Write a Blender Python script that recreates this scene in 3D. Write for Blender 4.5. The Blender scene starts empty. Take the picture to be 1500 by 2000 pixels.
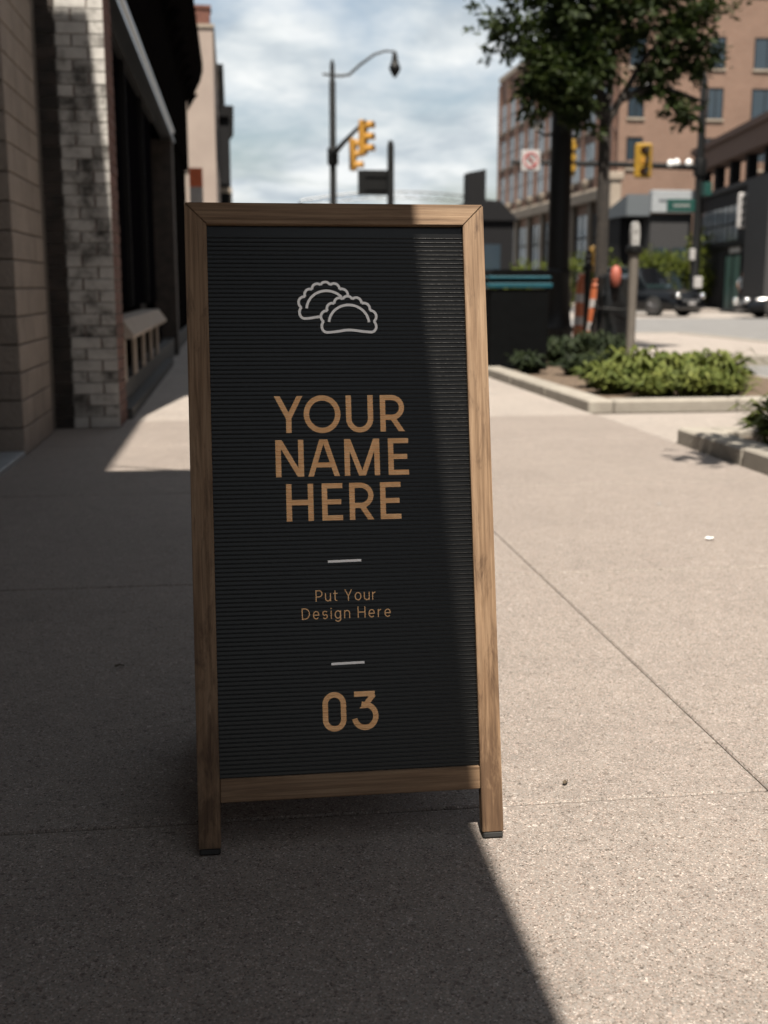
import bpy, bmesh, math, random
from mathutils import Vector, Matrix
R = math.radians
random.seed(7)
S = bpy.context.scene
COL = S.collection

# ------------------------------------------------------------------ camera, sky, sun, exposure
cam_d = bpy.data.cameras.new('camera'); cam = bpy.data.objects.new('camera', cam_d); COL.objects.link(cam)
cam_d.sensor_fit = 'VERTICAL'; cam_d.sensor_height = 36; cam_d.sensor_width = 27
cam_d.lens = 40.5; cam_d.clip_end = 2000; cam_d.clip_start = .05
cam.location = (0, 0, .95)
cam.rotation_euler = (R(90) - math.atan2(440, 2250), 0, -R(7.33))
cam_d.dof.use_dof = True; cam_d.dof.focus_distance = 2.0; cam_d.dof.aperture_fstop = 4.2; cam_d.dof.aperture_blades = 0
S.camera = cam

SUN = Vector((-.078, -.525, 1)).normalized()          # towards the sun
W = bpy.data.worlds.new('World'); S.world = W; W.use_nodes = True
nt = W.node_tree; nt.nodes.clear()
def N(t, ty, **k):
    n = t.nodes.new(ty)
    for a, b in k.items():
        if a.startswith('i_'):
            key = a[2:]
            n.inputs[int(key) if key.isdigit() else key.replace('_', ' ')].default_value = b
        else: setattr(n, a, b)
    return n
def ramp(t, pts, mode='LINEAR'):
    n = t.nodes.new('ShaderNodeValToRGB'); cr = n.color_ramp; cr.interpolation = mode
    while len(cr.elements) > 1: cr.elements.remove(cr.elements[0])
    for i, (p, c) in enumerate(pts):
        e = cr.elements[0] if i == 0 else cr.elements.new(p)
        e.position = p; e.color = (*c, 1) if len(c) == 3 else c
    return n
sky = N(nt, 'ShaderNodeTexSky', sky_type='NISHITA', sun_disc=False)
sky.sun_elevation = math.asin(SUN.z); sky.sun_rotation = math.atan2(SUN.x, SUN.y)
sky.air_density = 1.2; sky.dust_density = 3.0
tc = N(nt, 'ShaderNodeTexCoord')
sep = N(nt, 'ShaderNodeSeparateXYZ'); nt.links.new(tc.outputs['Generated'], sep.inputs[0])
zz = N(nt, 'ShaderNodeMath', operation='MAXIMUM', i_1=0.0); nt.links.new(sep.outputs[2], zz.inputs[0])
zp = N(nt, 'ShaderNodeMath', operation='ADD', i_1=.22); nt.links.new(zz.outputs[0], zp.inputs[0])
dx = N(nt, 'ShaderNodeMath', operation='DIVIDE'); nt.links.new(sep.outputs[0], dx.inputs[0]); nt.links.new(zp.outputs[0], dx.inputs[1])
dy = N(nt, 'ShaderNodeMath', operation='DIVIDE'); nt.links.new(sep.outputs[1], dy.inputs[0]); nt.links.new(zp.outputs[0], dy.inputs[1])
cmb = N(nt, 'ShaderNodeCombineXYZ'); nt.links.new(dx.outputs[0], cmb.inputs[0]); nt.links.new(dy.outputs[0], cmb.inputs[1])
n1 = N(nt, 'ShaderNodeTexNoise', i_Scale=1.9, i_Detail=9.0, i_Roughness=.55, i_Distortion=.35); nt.links.new(cmb.outputs[0], n1.inputs['Vector'])
n2 = N(nt, 'ShaderNodeTexNoise', i_Scale=3.6, i_Detail=8.0, i_Roughness=.55, i_Distortion=.2); nt.links.new(cmb.outputs[0], n2.inputs['Vector'])
cover = ramp(nt, [(.31, (0, 0, 0)), (.53, (1, 1, 1))]); nt.links.new(n1.outputs[0], cover.inputs[0])
cloud = ramp(nt, [(.34, (.42, .48, .53)), (.46, (.58, .63, .66)), (.62, (.80, .82, .82))]); nt.links.new(n2.outputs[0], cloud.inputs[0])
bgs = N(nt, 'ShaderNodeBackground', i_Strength=.05); nt.links.new(sky.outputs[0], bgs.inputs[0])
bgc = N(nt, 'ShaderNodeBackground', i_Strength=.435); nt.links.new(cloud.outputs[0], bgc.inputs[0])
mx = N(nt, 'ShaderNodeMixShader'); nt.links.new(cover.outputs[0], mx.inputs[0]); nt.links.new(bgs.outputs[0], mx.inputs[1]); nt.links.new(bgc.outputs[0], mx.inputs[2])
out = N(nt, 'ShaderNodeOutputWorld'); nt.links.new(mx.outputs[0], out.inputs[0])

sun_d = bpy.data.lights.new('sun', 'SUN'); sun_d.energy = 5.0; sun_d.angle = R(.53); sun_d.color = (1, .915, .795)
sun = bpy.data.objects.new('sun', sun_d); COL.objects.link(sun)
sun.rotation_euler = SUN.to_track_quat('Z', 'Y').to_euler(); sun.location = SUN * 60

S.view_settings.view_transform = 'Standard'; S.view_settings.look = 'None'
S.view_settings.exposure = 1.45; S.view_settings.gamma = 1
S.render.engine = 'CYCLES'; S.cycles.use_denoising = True
try: S.cycles.denoiser = 'OPENIMAGEDENOISE'
except Exception: pass
S.cycles.max_bounces = 8

# ------------------------------------------------------------------ materials
MATS = {}
ALB = .52        # overall reflectance level
FULL = ('letter_tan', 'print_white', 'felt_black', 'lamp_glass', 'paper_white', 'chrome', 'bin_teal')
def sc_(c, name=''): return tuple(x * (1 if name in FULL else ALB) for x in c)
def newmat(name):
    m = bpy.data.materials.new(name); m.use_nodes = True
    t = m.node_tree; b = t.nodes['Principled BSDF']; MATS[name] = m
    return m, t, b
def L(t, a, b): t.links.new(a, b)
def coords(t, scale=(1, 1, 1), kind='Object'):
    if kind == 'World': o = N(t, 'ShaderNodeNewGeometry').outputs['Position']
    else: o = N(t, 'ShaderNodeTexCoord').outputs['Object']
    mp = N(t, 'ShaderNodeMapping'); mp.inputs['Scale'].default_value = scale; L(t, o, mp.inputs[0])
    return mp.outputs[0]
def mixc(t, f, a, b, mode='MIX'):
    n = N(t, 'ShaderNodeMix', data_type='RGBA', blend_type=mode)
    for s, v in ((0, f), (6, a), (7, b)):
        if hasattr(v, 'links') or hasattr(v, 'is_linked'): L(t, v, n.inputs[s])
        else: n.inputs[s].default_value = v if s == 0 else ((*v, 1) if len(v) == 3 else v)
    return n.outputs[2]
def var(name, c1, c2, scale=4, rough=.7, bump=.0, bscale=60, metal=0, spec=.5, kind='World', detail=6, rand=.0):
    """two close tones mixed by noise, with fine relief"""
    m, t, b = newmat(name)
    v = coords(t, kind=kind)
    n = N(t, 'ShaderNodeTexNoise', i_Scale=scale, i_Detail=detail, i_Roughness=.6); L(t, v, n.inputs['Vector'])
    r = ramp(t, [(.35, sc_(c1, name)), (.65, sc_(c2, name))]); L(t, n.outputs[0], r.inputs[0])
    c = r.outputs[0]
    if rand:
        oi = N(t, 'ShaderNodeObjectInfo'); mr = N(t, 'ShaderNodeMapRange', i_3=1 - rand, i_4=1 + rand); L(t, oi.outputs['Random'], mr.inputs[0])
        cc = N(t, 'ShaderNodeCombineXYZ'); [L(t, mr.outputs[0], cc.inputs[i]) for i in range(3)]
        c = mixc(t, 1.0, c, cc.outputs[0], 'MULTIPLY')
    L(t, c, b.inputs['Base Color'])
    b.inputs['Roughness'].default_value = rough; b.inputs['Metallic'].default_value = metal
    b.inputs['Specular IOR Level'].default_value = spec
    if bump:
        n2 = N(t, 'ShaderNodeTexNoise', i_Scale=bscale, i_Detail=5.0); L(t, v, n2.inputs['Vector'])
        bp = N(t, 'ShaderNodeBump', i_Strength=bump, i_Distance=.01); L(t, n2.outputs[0], bp.inputs['Height']); L(t, bp.outputs[0], b.inputs['Normal'])
    return m
def aggregate(name, base, stain, flake=.9):
    """exposed aggregate concrete: pale and dark stone chips in sandy cement"""
    m, t, b = newmat(name)
    v = coords(t, kind='World')
    vo = N(t, 'ShaderNodeTexVoronoi', i_Scale=420.0, i_Randomness=1.0); L(t, v, vo.inputs['Vector'])
    sc = N(t, 'ShaderNodeSeparateColor'); L(t, vo.outputs['Color'], sc.inputs[0])
    chip = ramp(t, [(0, (.22, .2, .18)), (.05, (.55, .52, .5)), (.14, (.82, .8, .79)), (.5, (1, 1, 1)), (.84, (1.14, 1.13, 1.12)), (.92, (1.38, 1.37, 1.36)), (.98, (1.9, 1.92, 1.93))]); L(t, sc.outputs[0], chip.inputs[0])
    vw = N(t, 'ShaderNodeTexNoise', i_Scale=70.0, i_Detail=2.0); L(t, v, vw.inputs['Vector'])
    wv = mixc(t, .012, v, vw.outputs['Color'], 'ADD')
    v2 = N(t, 'ShaderNodeTexVoronoi', i_Scale=150.0); L(t, wv, v2.inputs['Vector'])
    s2 = N(t, 'ShaderNodeSeparateColor'); L(t, v2.outputs['Color'], s2.inputs[0])
    big = ramp(t, [(0, (.6, .58, .56)), (.035, (.95, .94, .93)), (.06, (1, 1, 1)), (.93, (1, 1, 1)), (.96, (1.16, 1.17, 1.18)), (.985, (1.5, 1.53, 1.56))], 'CONSTANT'); L(t, s2.outputs[1], big.inputs[0])
    st = N(t, 'ShaderNodeTexNoise', i_Scale=1.3, i_Detail=7.0, i_Roughness=.62); L(t, v, st.inputs['Vector'])
    sr = ramp(t, [(.3, sc_(stain)), (.55, sc_(base))]); L(t, st.outputs[0], sr.inputs[0])
    md = N(t, 'ShaderNodeTexNoise', i_Scale=14.0, i_Detail=6.0, i_Roughness=.7); L(t, v, md.inputs['Vector'])
    mr = ramp(t, [(.3, (.9, .89, .88)), (.7, (1.07, 1.06, 1.05))]); L(t, md.outputs[0], mr.inputs[0])
    hue = ramp(t, [(0, (1.06, .97, .95)), (.5, (1, 1, 1)), (1, (.95, 1.0, 1.04))]); L(t, sc.outputs[2], hue.inputs[0])
    c = mixc(t, 1.0, sr.outputs[0], chip.outputs[0], 'MULTIPLY'); c = mixc(t, 1.0, c, hue.outputs[0], 'MULTIPLY')
    c = mixc(t, flake, c, big.outputs[0], 'MULTIPLY')
    c = mixc(t, 1.0, c, mr.outputs[0], 'MULTIPLY')
    gv = N(t, 'ShaderNodeTexVoronoi', i_Scale=2.6); L(t, wv, gv.inputs['Vector'])
    gd = ramp(t, [(.0, (.72, .71, .7)), (.03, (.78, .77, .76)), (.042, (1, 1, 1))]); L(t, gv.outputs['Distance'], gd.inputs[0])
    gs = N(t, 'ShaderNodeSeparateColor'); L(t, gv.outputs['Color'], gs.inputs[0])
    gm = N(t, 'ShaderNodeMath', operation='GREATER_THAN', i_1=.72); L(t, gs.outputs[0], gm.inputs[0])
    gx = mixc(t, 1.0, c, gd.outputs[0], 'MULTIPLY'); c = mixc(t, gm.outputs[0], c, gx)
    bl_ = N(t, 'ShaderNodeTexNoise', i_Scale=4.3, i_Detail=9.0, i_Roughness=.7, i_Distortion=.5); L(t, v, bl_.inputs['Vector'])
    br_ = ramp(t, [(.3, (.86, .855, .85)), (.42, (1, 1, 1)), (.68, (1.05, 1.05, 1.04))]); L(t, bl_.outputs[0], br_.inputs[0])
    c = mixc(t, .8, c, br_.outputs[0], 'MULTIPLY')
    L(t, c, b.inputs['Base Color']); b.inputs['Roughness'].default_value = .82; b.inputs['Specular IOR Level'].default_value = .35
    h = N(t, 'ShaderNodeMath', operation='MULTIPLY_ADD', i_1=-.6, i_2=.5); L(t, vo.outputs['Distance'], h.inputs[0])
    bp = N(t, 'ShaderNodeBump', i_Strength=.55, i_Distance=.0022); L(t, sc.outputs[1], bp.inputs['Height']); L(t, bp.outputs[0], b.inputs['Normal'])
    return m
def wood(name, axis):
    m, t, b = newmat(name)
    sc = [46, 46, 46]; sc[axis] = 1.6
    v = coords(t, tuple(sc))
    oi = N(t, 'ShaderNodeObjectInfo')
    off = N(t, 'ShaderNodeVectorMath', operation='ADD'); L(t, v, off.inputs[0])
    ml = N(t, 'ShaderNodeMath', operation='MULTIPLY', i_1=37.0); L(t, oi.outputs['Random'], ml.inputs[0])
    cv = N(t, 'ShaderNodeCombineXYZ'); [L(t, ml.outputs[0], cv.inputs[i]) for i in range(3)]
    L(t, cv.outputs[0], off.inputs[1]); v = off.outputs[0]
    n = N(t, 'ShaderNodeTexNoise', i_Scale=1.25, i_Detail=9.0, i_Roughness=.7, i_Distortion=1.6); L(t, v, n.inputs['Vector'])
    r = ramp(t, [(p_, sc_(c_)) for p_, c_ in [(.2, (.065, .034, .016)), (.36, (.185, .11, .058)), (.5, (.3, .192, .113)), (.75, (.41, .285, .18))]]); L(t, n.outputs[0], r.inputs[0])
    f = [220, 220, 220]; f[axis] = 7
    vf = coords(t, tuple(f)); n2 = N(t, 'ShaderNodeTexNoise', i_Scale=1.0, i_Detail=4.0, i_Roughness=.6); L(t, vf, n2.inputs['Vector'])
    r2 = ramp(t, [(.3, (.72, .7, .68)), (.6, (1.05, 1.05, 1.05))]); L(t, n2.outputs[0], r2.inputs[0])
    d = [9, 9, 9]; d[axis] = 2.2
    vd = coords(t, tuple(d)); n3 = N(t, 'ShaderNodeTexNoise', i_Scale=1.0, i_Detail=5.0, i_Roughness=.7); L(t, vd, n3.inputs['Vector'])
    r3 = ramp(t, [(.3, (.55, .47, .4)), (.52, (1, 1, 1))]); L(t, n3.outputs[0], r3.inputs[0])
    c = mixc(t, 1.0, r.outputs[0], r2.outputs[0], 'MULTIPLY'); c = mixc(t, .8, c, r3.outputs[0], 'MULTIPLY')
    if axis == 2:       # scuffs and grime worn into the lower legs
        sx = N(t, 'ShaderNodeSeparateXYZ'); L(t, N(t, 'ShaderNodeTexCoord').outputs['Object'], sx.inputs[0])
        mz = N(t, 'ShaderNodeMapRange', i_1=.5, i_2=0.0, i_3=0.0, i_4=.16); L(t, sx.outputs[2], mz.inputs[0])
        gs_ = coords(t, (28, 28, 7)); ng = N(t, 'ShaderNodeTexNoise', i_Scale=1.0, i_Detail=7.0, i_Roughness=.7, i_Distortion=.6); L(t, gs_, ng.inputs['Vector'])
        ga = N(t, 'ShaderNodeMath', operation='ADD'); L(t, ng.outputs[0], ga.inputs[0]); L(t, mz.outputs[0], ga.inputs[1])
        gr = ramp(t, [(.55, (1, 1, 1)), (.68, (.42, .37, .33))]); L(t, ga.outputs[0], gr.inputs[0])
        c = mixc(t, .9, c, gr.outputs[0], 'MULTIPLY')
    L(t, c, b.inputs['Base Color']); b.inputs['Roughness'].default_value = .62; b.inputs['Specular IOR Level'].default_value = .3
    bp = N(t, 'ShaderNodeBump', i_Strength=.35, i_Distance=.001); L(t, n2.outputs[0], bp.inputs['Height']); L(t, bp.outputs[0], b.inputs['Normal'])
    return m
def leafmat(name, c1, c2, tr=.35):
    m, t, b = newmat(name)
    oi = N(t, 'ShaderNodeTexNoise', i_Scale=7.0, i_Detail=5.0); L(t, coords(t, kind='World'), oi.inputs['Vector'])
    r = ramp(t, [(.35, tuple(x * .62 for x in c1)), (.65, tuple(x * .62 for x in c2))]); L(t, oi.outputs[0], r.inputs[0])
    L(t, r.outputs[0], b.inputs['Base Color']); b.inputs['Roughness'].default_value = .65; b.inputs['Specular IOR Level'].default_value = .2
    tl = N(t, 'ShaderNodeBsdfTranslucent'); L(t, r.outputs[0], tl.inputs[0])
    ms = N(t, 'ShaderNodeMixShader', i_0=tr); L(t, b.outputs[0], ms.inputs[1]); L(t, tl.outputs[0], ms.inputs[2])
    L(t, ms.outputs[0], t.nodes['Material Output'].inputs[0])
    return m
def paintbrick(name):
    """worn white paint over dark brick, flaking in patches"""
    m, t, b = newmat(name)
    v = coords(t, kind='World')
    n = N(t, 'ShaderNodeTexNoise', i_Scale=7.0, i_Detail=8.0, i_Roughness=.68); L(t, v, n.inputs['Vector'])
    oi = N(t, 'ShaderNodeObjectInfo')
    ad = N(t, 'ShaderNodeMath', operation='MULTIPLY_ADD', i_1=.2, i_2=-.11); L(t, oi.outputs['Random'], ad.inputs[0])
    a2 = N(t, 'ShaderNodeMath', operation='ADD'); L(t, n.outputs[0], a2.inputs[0]); L(t, ad.outputs[0], a2.inputs[1])
    r = ramp(t, [(p_, sc_(c_)) for p_, c_ in [(.28, (.05, .045, .04)), (.38, (.27, .26, .245)), (.5, (.56, .545, .52)), (.72, (.72, .7, .67))]]); L(t, a2.outputs[0], r.inputs[0])
    L(t, r.outputs[0], b.inputs['Base Color']); b.inputs['Roughness'].default_value = .75
    bp = N(t, 'ShaderNodeBump', i_Strength=.5, i_Distance=.006); L(t, n.outputs[0], bp.inputs['Height']); L(t, bp.outputs[0], b.inputs['Normal'])
    return m
def brickwall(name, c1, c2, mortar, sc=1.0):
    m, t, b = newmat(name)
    g = N(t, 'ShaderNodeNewGeometry'); sp = N(t, 'ShaderNodeSeparateXYZ'); L(t, g.outputs['Position'], sp.inputs[0])
    a = N(t, 'ShaderNodeMath', operation='ADD'); L(t, sp.outputs[0], a.inputs[0]); L(t, sp.outputs[1], a.inputs[1])
    cv = N(t, 'ShaderNodeCombineXYZ'); L(t, a.outputs[0], cv.inputs[0]); L(t, sp.outputs[2], cv.inputs[1])
    br = N(t, 'ShaderNodeTexBrick'); L(t, cv.outputs[0], br.inputs['Vector'])
    br.inputs['Color1'].default_value = (*sc_(c1), 1); br.inputs['Color2'].default_value = (*sc_(c2), 1); br.inputs['Mortar'].default_value = (*sc_(mortar), 1)
    br.inputs['Scale'].default_value = sc; br.inputs['Brick Width'].default_value = .22; br.inputs['Row Height'].default_value = .078; br.inputs['Mortar Size'].default_value = .006
    n = N(t, 'ShaderNodeTexNoise', i_Scale=.5, i_Detail=8.0, i_Roughness=.65); L(t, g.outputs['Position'], n.inputs['Vector'])
    r = ramp(t, [(.3, (.82, .8, .78)), (.7, (1.1, 1.1, 1.1))]); L(t, n.outputs[0], r.inputs[0])
    L(t, mixc(t, 1.0, br.outputs[0], r.outputs[0], 'MULTIPLY'), b.inputs['Base Color']); b.inputs['Roughness'].default_value = .85
    return m
def flat(name, c, rough=.5, metal=0, spec=.5, kind='Object'):
    k = .86
    return var(name, tuple(x * k for x in c), tuple(min(1, x * 1.08) for x in c), 9, rough, .05, 90, metal, spec, kind)
def glass(name, c, rough=.06):
    m, t, b = newmat(name); b.inputs['Base Color'].default_value = (*c, 1); b.inputs['Roughness'].default_value = rough
    b.inputs['Specular IOR Level'].default_value = .7
    n = N(t, 'ShaderNodeTexNoise', i_Scale=.9, i_Detail=2.0); L(t, coords(t, kind='World'), n.inputs['Vector'])
    bp = N(t, 'ShaderNodeBump', i_Strength=.06, i_Distance=.05); L(t, n.outputs[0], bp.inputs['Height']); L(t, bp.outputs[0], b.inputs['Normal'])
    return m

M = MATS
aggregate('tan_concrete', (.312, .277, .252), (.282, .25, .227))
aggregate('pale_concrete', (.4, .365, .335), (.35, .32, .295), .5)
var('joint_dirt', (.1, .085, .07), (.2, .17, .14), 30, .95)
var('asphalt', (.185, .182, .182), (.235, .232, .23), 3, .9, .3, 120)
var('ground_mat', (.2, .19, .17), (.3, .28, .25), .4, .95)
var('crossing_concrete', (.34, .305, .28), (.38, .345, .315), 1.5, .9, .2, 80)
var('kerb_stone_mat', (.31, .28, .24), (.39, .36, .31), 6, .85, .4, 70, rand=.06)
var('mulch', (.07, .045, .03), (.2, .14, .09), 28, .95, .9, 60)
wood('wood_upright', 2); wood('wood_level', 0)
var('felt_black', (.0024, .0024, .0025), (.0036, .0036, .0036), 18, .25, .04, 400, spec=.22, kind='Object')
var('rib_satin', (.004, .004, .0042), (.006, .006, .006), 25, .3, .08, 120, spec=.23, kind='Object')
FULL += ('rib_satin',)
var('letter_tan', (.74, .43, .2), (.86, .53, .27), 40, .5, .0, spec=.35, kind='Object')
var('print_white', (.86, .86, .86), (.9, .9, .9), 20, .5, kind='Object')
flat('rubber', (.012, .012, .012), .7); flat('hinge_steel', (.35, .34, .32), .4, 1)
var('split_block', (.35, .305, .268), (.43, .375, .33), 5, .9, .8, 45, rand=.08)
var('mortar_mat', (.13, .115, .1), (.18, .16, .14), 20, .95)
var('dark_mortar', (.28, .26, .24), (.42, .4, .37), 20, .95)
var('soot_brick', (.02, .017, .015), (.06, .045, .038), 8, .9, .6, 60, rand=.25)
var('red_brick', (.11, .04, .028), (.19, .075, .05), 12, .9, .5, 60, rand=.2)
paintbrick('worn_paint_brick')
var('black_cladding', (.006, .006, .0065), (.012, .011, .011), 5, .95, .2, 40, spec=0)
var('canopy_dark', (.03, .029, .028), (.05, .048, .046), 5, .7)
var('plinth_stone', (.035, .035, .036), (.06, .06, .06), 5, .8, .3, 50)
var('sill_stone', (.4, .34, .29), (.48, .42, .36), 9, .85, .5, 60)
flat('channel_steel', (.5, .55, .6), .3, 1)
glass('shop_glass', (.003, .003, .004), .35); M['shop_glass'].node_tree.nodes['Principled BSDF'].inputs['Specular IOR Level'].default_value = 0
glass('window_glass', (.02, .03, .04), .05)
glass('pale_window', (.16, .185, .21), .1); var('shaded_cream_stone', (.15, .12, .092), (.2, .165, .13), 2, .85)  # the stone is cream stone darkened to paint shade on the apartment side
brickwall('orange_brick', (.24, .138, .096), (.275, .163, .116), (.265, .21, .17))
brickwall('shade_brown_brick', (.16, .075, .05), (.2, .1, .065), (.2, .14, .11))  # apartment brick in a darker tone, painting the shade of its side face
brickwall('far_block', (.2, .17, .15), (.24, .2, .18), (.15, .13, .12), .6)
var('cream_stone', (.34, .28, .22), (.41, .345, .28), 2, .85, .3, 30)
var('pink_stucco', (.37, .3, .262), (.42, .345, .3), 1.5, .9, .3, 40)
flat('slate_dark', (.014, .014, .016), .85, 0, .15); flat('dark_trim', (.008, .008, .009), .8, 0, .15)
flat('shop_grey', (.06, .06, .064), .8, 0, .2); flat('fascia_white', (.4, .43, .46), .5); flat('awning_grey', (.12, .14, .16), .7)
flat('cap_brown', (.17, .11, .09), .85, 0, .2); flat('cap_charcoal', (.025, .025, .028), .85, 0, .15); flat('pier_grey', (.07, .07, .074), .85, 0, .2)
flat('door_green', (.12, .24, .22), .3)
flat('pole_black', (.006, .0065, .007), .5, 0, .2); flat('pole_green_black', (.014, .022, .022), .4)
flat('signal_yellow', (.36, .2, .008), .5); flat('signal_orange', (.5, .25, .035), .4); flat('lens_dark', (.03, .012, .006), .2); flat('signal_black', (.015, .013, .01), .5)
flat('sign_white', (.5, .485, .485), .5); flat('sign_red', (.5, .05, .05), .5); flat('sign_green', (.0, .06, .05), .5); flat('sign_orange', (.75, .16, .05), .6)
flat('lamp_glass', (.7, .71, .71), .25)
flat('bin_black', (.004, .0045, .005), .7, 0, .04); flat('bin_teal', (.0, .035, .05), .5, 0, .3)
flat('cone_orange', (.5, .13, .045), .5); flat('tape_white', (.5, .48, .47), .4); flat('hood_yellow', (.45, .24, .015), .4); flat('warning_red', (.42, .1, .06), .6)
flat('meter_steel', (.42, .415, .41), .5); flat('meter_post', (.15, .13, .11), .7)
var('sheeting', (.002, .0026, .003), (.005, .006, .007), 9, .3, .8, 9, kind='Object')
m_, t_, b_ = newmat('car_black'); b_.inputs['Base Color'].default_value = (.0025, .003, .004, 1); b_.inputs['Roughness'].default_value = .16; b_.inputs['Coat Weight'].default_value = .25; b_.inputs['Specular IOR Level'].default_value = .25
flat('tyre_mat', (.012, .012, .012), .8); flat('rim_mat', (.3, .3, .31), .3, .9); glass('car_glass', (.008, .014, .015), .04); flat('chrome', (.8, .8, .8), .12, 1); flat('tail_red', (.4, .02, .02), .3)
var('bark', (.012, .009, .0075), (.035, .027, .021), 14, .9, .9, 50)
leafmat('tree_leaf', (.009, .02, .005), (.045, .065, .014), .34)
leafmat('bed_leaf', (.055, .08, .013), (.16, .18, .04), .22)
leafmat('shaded_bed_leaf', (.008, .016, .005), (.024, .036, .01), .15)  # bed leaf darkened so rear plants look shaded; the shade is in the colour
leafmat('bush_leaf', (.06, .085, .008), (.125, .15, .018), .35)
flat('dry_leaf', (.1, .07, .04), .8); flat('paper_white', (.85, .87, .88), .7)
flat('skin', (.4, .22, .15), .6); flat('shirt', (.72, .78, .82), .8); flat('trousers', (.03, .035, .05), .8); flat('hair', (.03, .02, .015), .6)

# ------------------------------------------------------------------ mesh helpers
class MB:
    def __init__(s): s.v = []; s.f = []; s.m = []
    def add(s, vs, fs, mi=0):
        k = len(s.v); s.v += [tuple(p) for p in vs]
        for f in fs: s.f.append(tuple(i + k for i in f)); s.m.append(mi)
        return s
    def box(s, x0, x1, y0, y1, z0, z1, mi=0):
        v = [(x, y, z) for z in (z0, z1) for y in (y0, y1) for x in (x0, x1)]
        return s.add(v, [(0, 2, 3, 1), (4, 5, 7, 6), (0, 1, 5, 4), (1, 3, 7, 5), (3, 2, 6, 7), (2, 0, 4, 6)], mi)
    def cbox(s, x0, x1, y0, y1, z0, z1, c, mi=0):
        """box with chamfered edges"""
        bm = bmesh.new(); bmesh.ops.create_cube(bm, size=1)
        for v in bm.verts: v.co = Vector(((x0 + x1) / 2 + v.co.x * (x1 - x0), (y0 + y1) / 2 + v.co.y * (y1 - y0), (z0 + z1) / 2 + v.co.z * (z1 - z0)))
        bmesh.ops.bevel(bm, geom=bm.edges[:], offset=c, segments=1, affect='EDGES')
        s.bm(bm, mi); return s
    def bm(s, bm, mi=0):
        bm.verts.index_update()
        s.add([v.co[:] for v in bm.verts], [tuple(v.index for v in f.verts) for f in bm.faces], mi); bm.free()
    def tube(s, pts, rad, n=10, mi=0, cap=True):
        pts = [Vector(p) for p in pts]; rad = rad if hasattr(rad, '__len__') else [rad] * len(pts)
        k = len(s.v); up = None
        for i, p in enumerate(pts):
            d = (pts[min(i + 1, len(pts) - 1)] - pts[max(i - 1, 0)]).normalized()
            if up is None: up = Vector((1, 0, 0)) if abs(d.x) < .9 else Vector((0, 1, 0))
            a = (up - d * up.dot(d)).normalized(); up = a; b = d.cross(a)
            for j in range(n):
                t = 2 * math.pi * j / n; s.v.append(tuple(p + (a * math.cos(t) + b * math.sin(t)) * rad[i]))
        for i in range(len(pts) - 1):
            for j in range(n):
                s.f.append((k + i * n + j, k + i * n + (j + 1) % n, k + (i + 1) * n + (j + 1) % n, k + (i + 1) * n + j)); s.m.append(mi)
        if cap:
            s.f.append(tuple(k + j for j in range(n))[::-1]); s.m.append(mi)
            s.f.append(tuple(k + (len(pts) - 1) * n + j for j in range(n))); s.m.append(mi)
        return s
    def lathe(s, prof, n=20, at=(0, 0, 0), mi=0):
        return s.tube([(at[0], at[1], at[2] + z) for r, z in prof], [max(r, 1e-4) for r, z in prof], n, mi)
    def prism(s, poly, a, b, axis=1, mi=0):
        """poly in the two other axes, extruded from a to b along axis"""
        n = len(poly)
        def P(p, d):
            q = list(p); q.insert(axis, d); return tuple(q)
        v = [P(p, a) for p in poly] + [P(p, b) for p in poly]
        f = [tuple(range(n))[::-1], tuple(range(n, 2 * n))] + [(i, (i + 1) % n, n + (i + 1) % n, n + i) for i in range(n)]
        return s.add(v, f, mi)
    def mesh(s, name, mats, smooth=False):
        me = bpy.data.meshes.new(name); me.from_pydata(s.v, [], s.f)
        for m in (mats if isinstance(mats, (list, tuple)) else [mats]): me.materials.append(M[m])
        me.polygons.foreach_set('material_index', s.m)
        bm = bmesh.new(); bm.from_mesh(me); bmesh.ops.recalc_face_normals(bm, faces=bm.faces); bm.to_mesh(me); bm.free()
        if smooth:
            me.polygons.foreach_set('use_smooth', [True] * len(me.polygons))
            try: me.set_sharp_from_angle(angle=R(40))
            except Exception: pass
        me.update(); return me
def raw_mesh(name, v, f, mats, mi=None, smooth=False):
    me = bpy.data.meshes.new(name); me.from_pydata(v, [], f)
    for m in (mats if isinstance(mats, (list, tuple)) else [mats]): me.materials.append(M[m])
    if mi: me.polygons.foreach_set('material_index', mi)
    if smooth: me.polygons.foreach_set('use_smooth', [True] * len(f))
    me.update(); return me
def link(name, me, parent=None, loc=(0, 0, 0), rot=(0, 0, 0), scale=None):
    o = bpy.data.objects.new(name, me); COL.objects.link(o)
    o.location = loc; o.rotation_euler = rot
    if scale: o.scale = scale if hasattr(scale, '__len__') else (scale,) * 3
    if parent: o.parent = parent
    return o
def tag(o, label, cat, group=None):
    o['label'] = label; o['category'] = cat
    if group: o['group'] = group
    return o
def thing(name, label, cat, loc=(0, 0, 0), rz=0, group=None, rot=None):
    o = bpy.data.objects.new(name, None); COL.objects.link(o); o.empty_display_size = .2
    o.location = loc; o.rotation_euler = rot or (0, 0, rz)
    return tag(o, label, cat, group)
def struct(name, me, loc=(0, 0, 0)):
    o = link(name, me, loc=loc); o['kind'] = 'structure'; return o
def part(name, mb, mat, parent, smooth=False, loc=(0, 0, 0), rot=(0, 0, 0)):
    return link(name, mb.mesh(name, mat, smooth), parent, loc, rot)
def B(*a): return MB().box(*a)
def copy_tree(o, parent=None):
    c = o.copy(); COL.objects.link(c); c.parent = parent
    for ch in list(o.children): copy_tree(ch, c)
    return c

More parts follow.
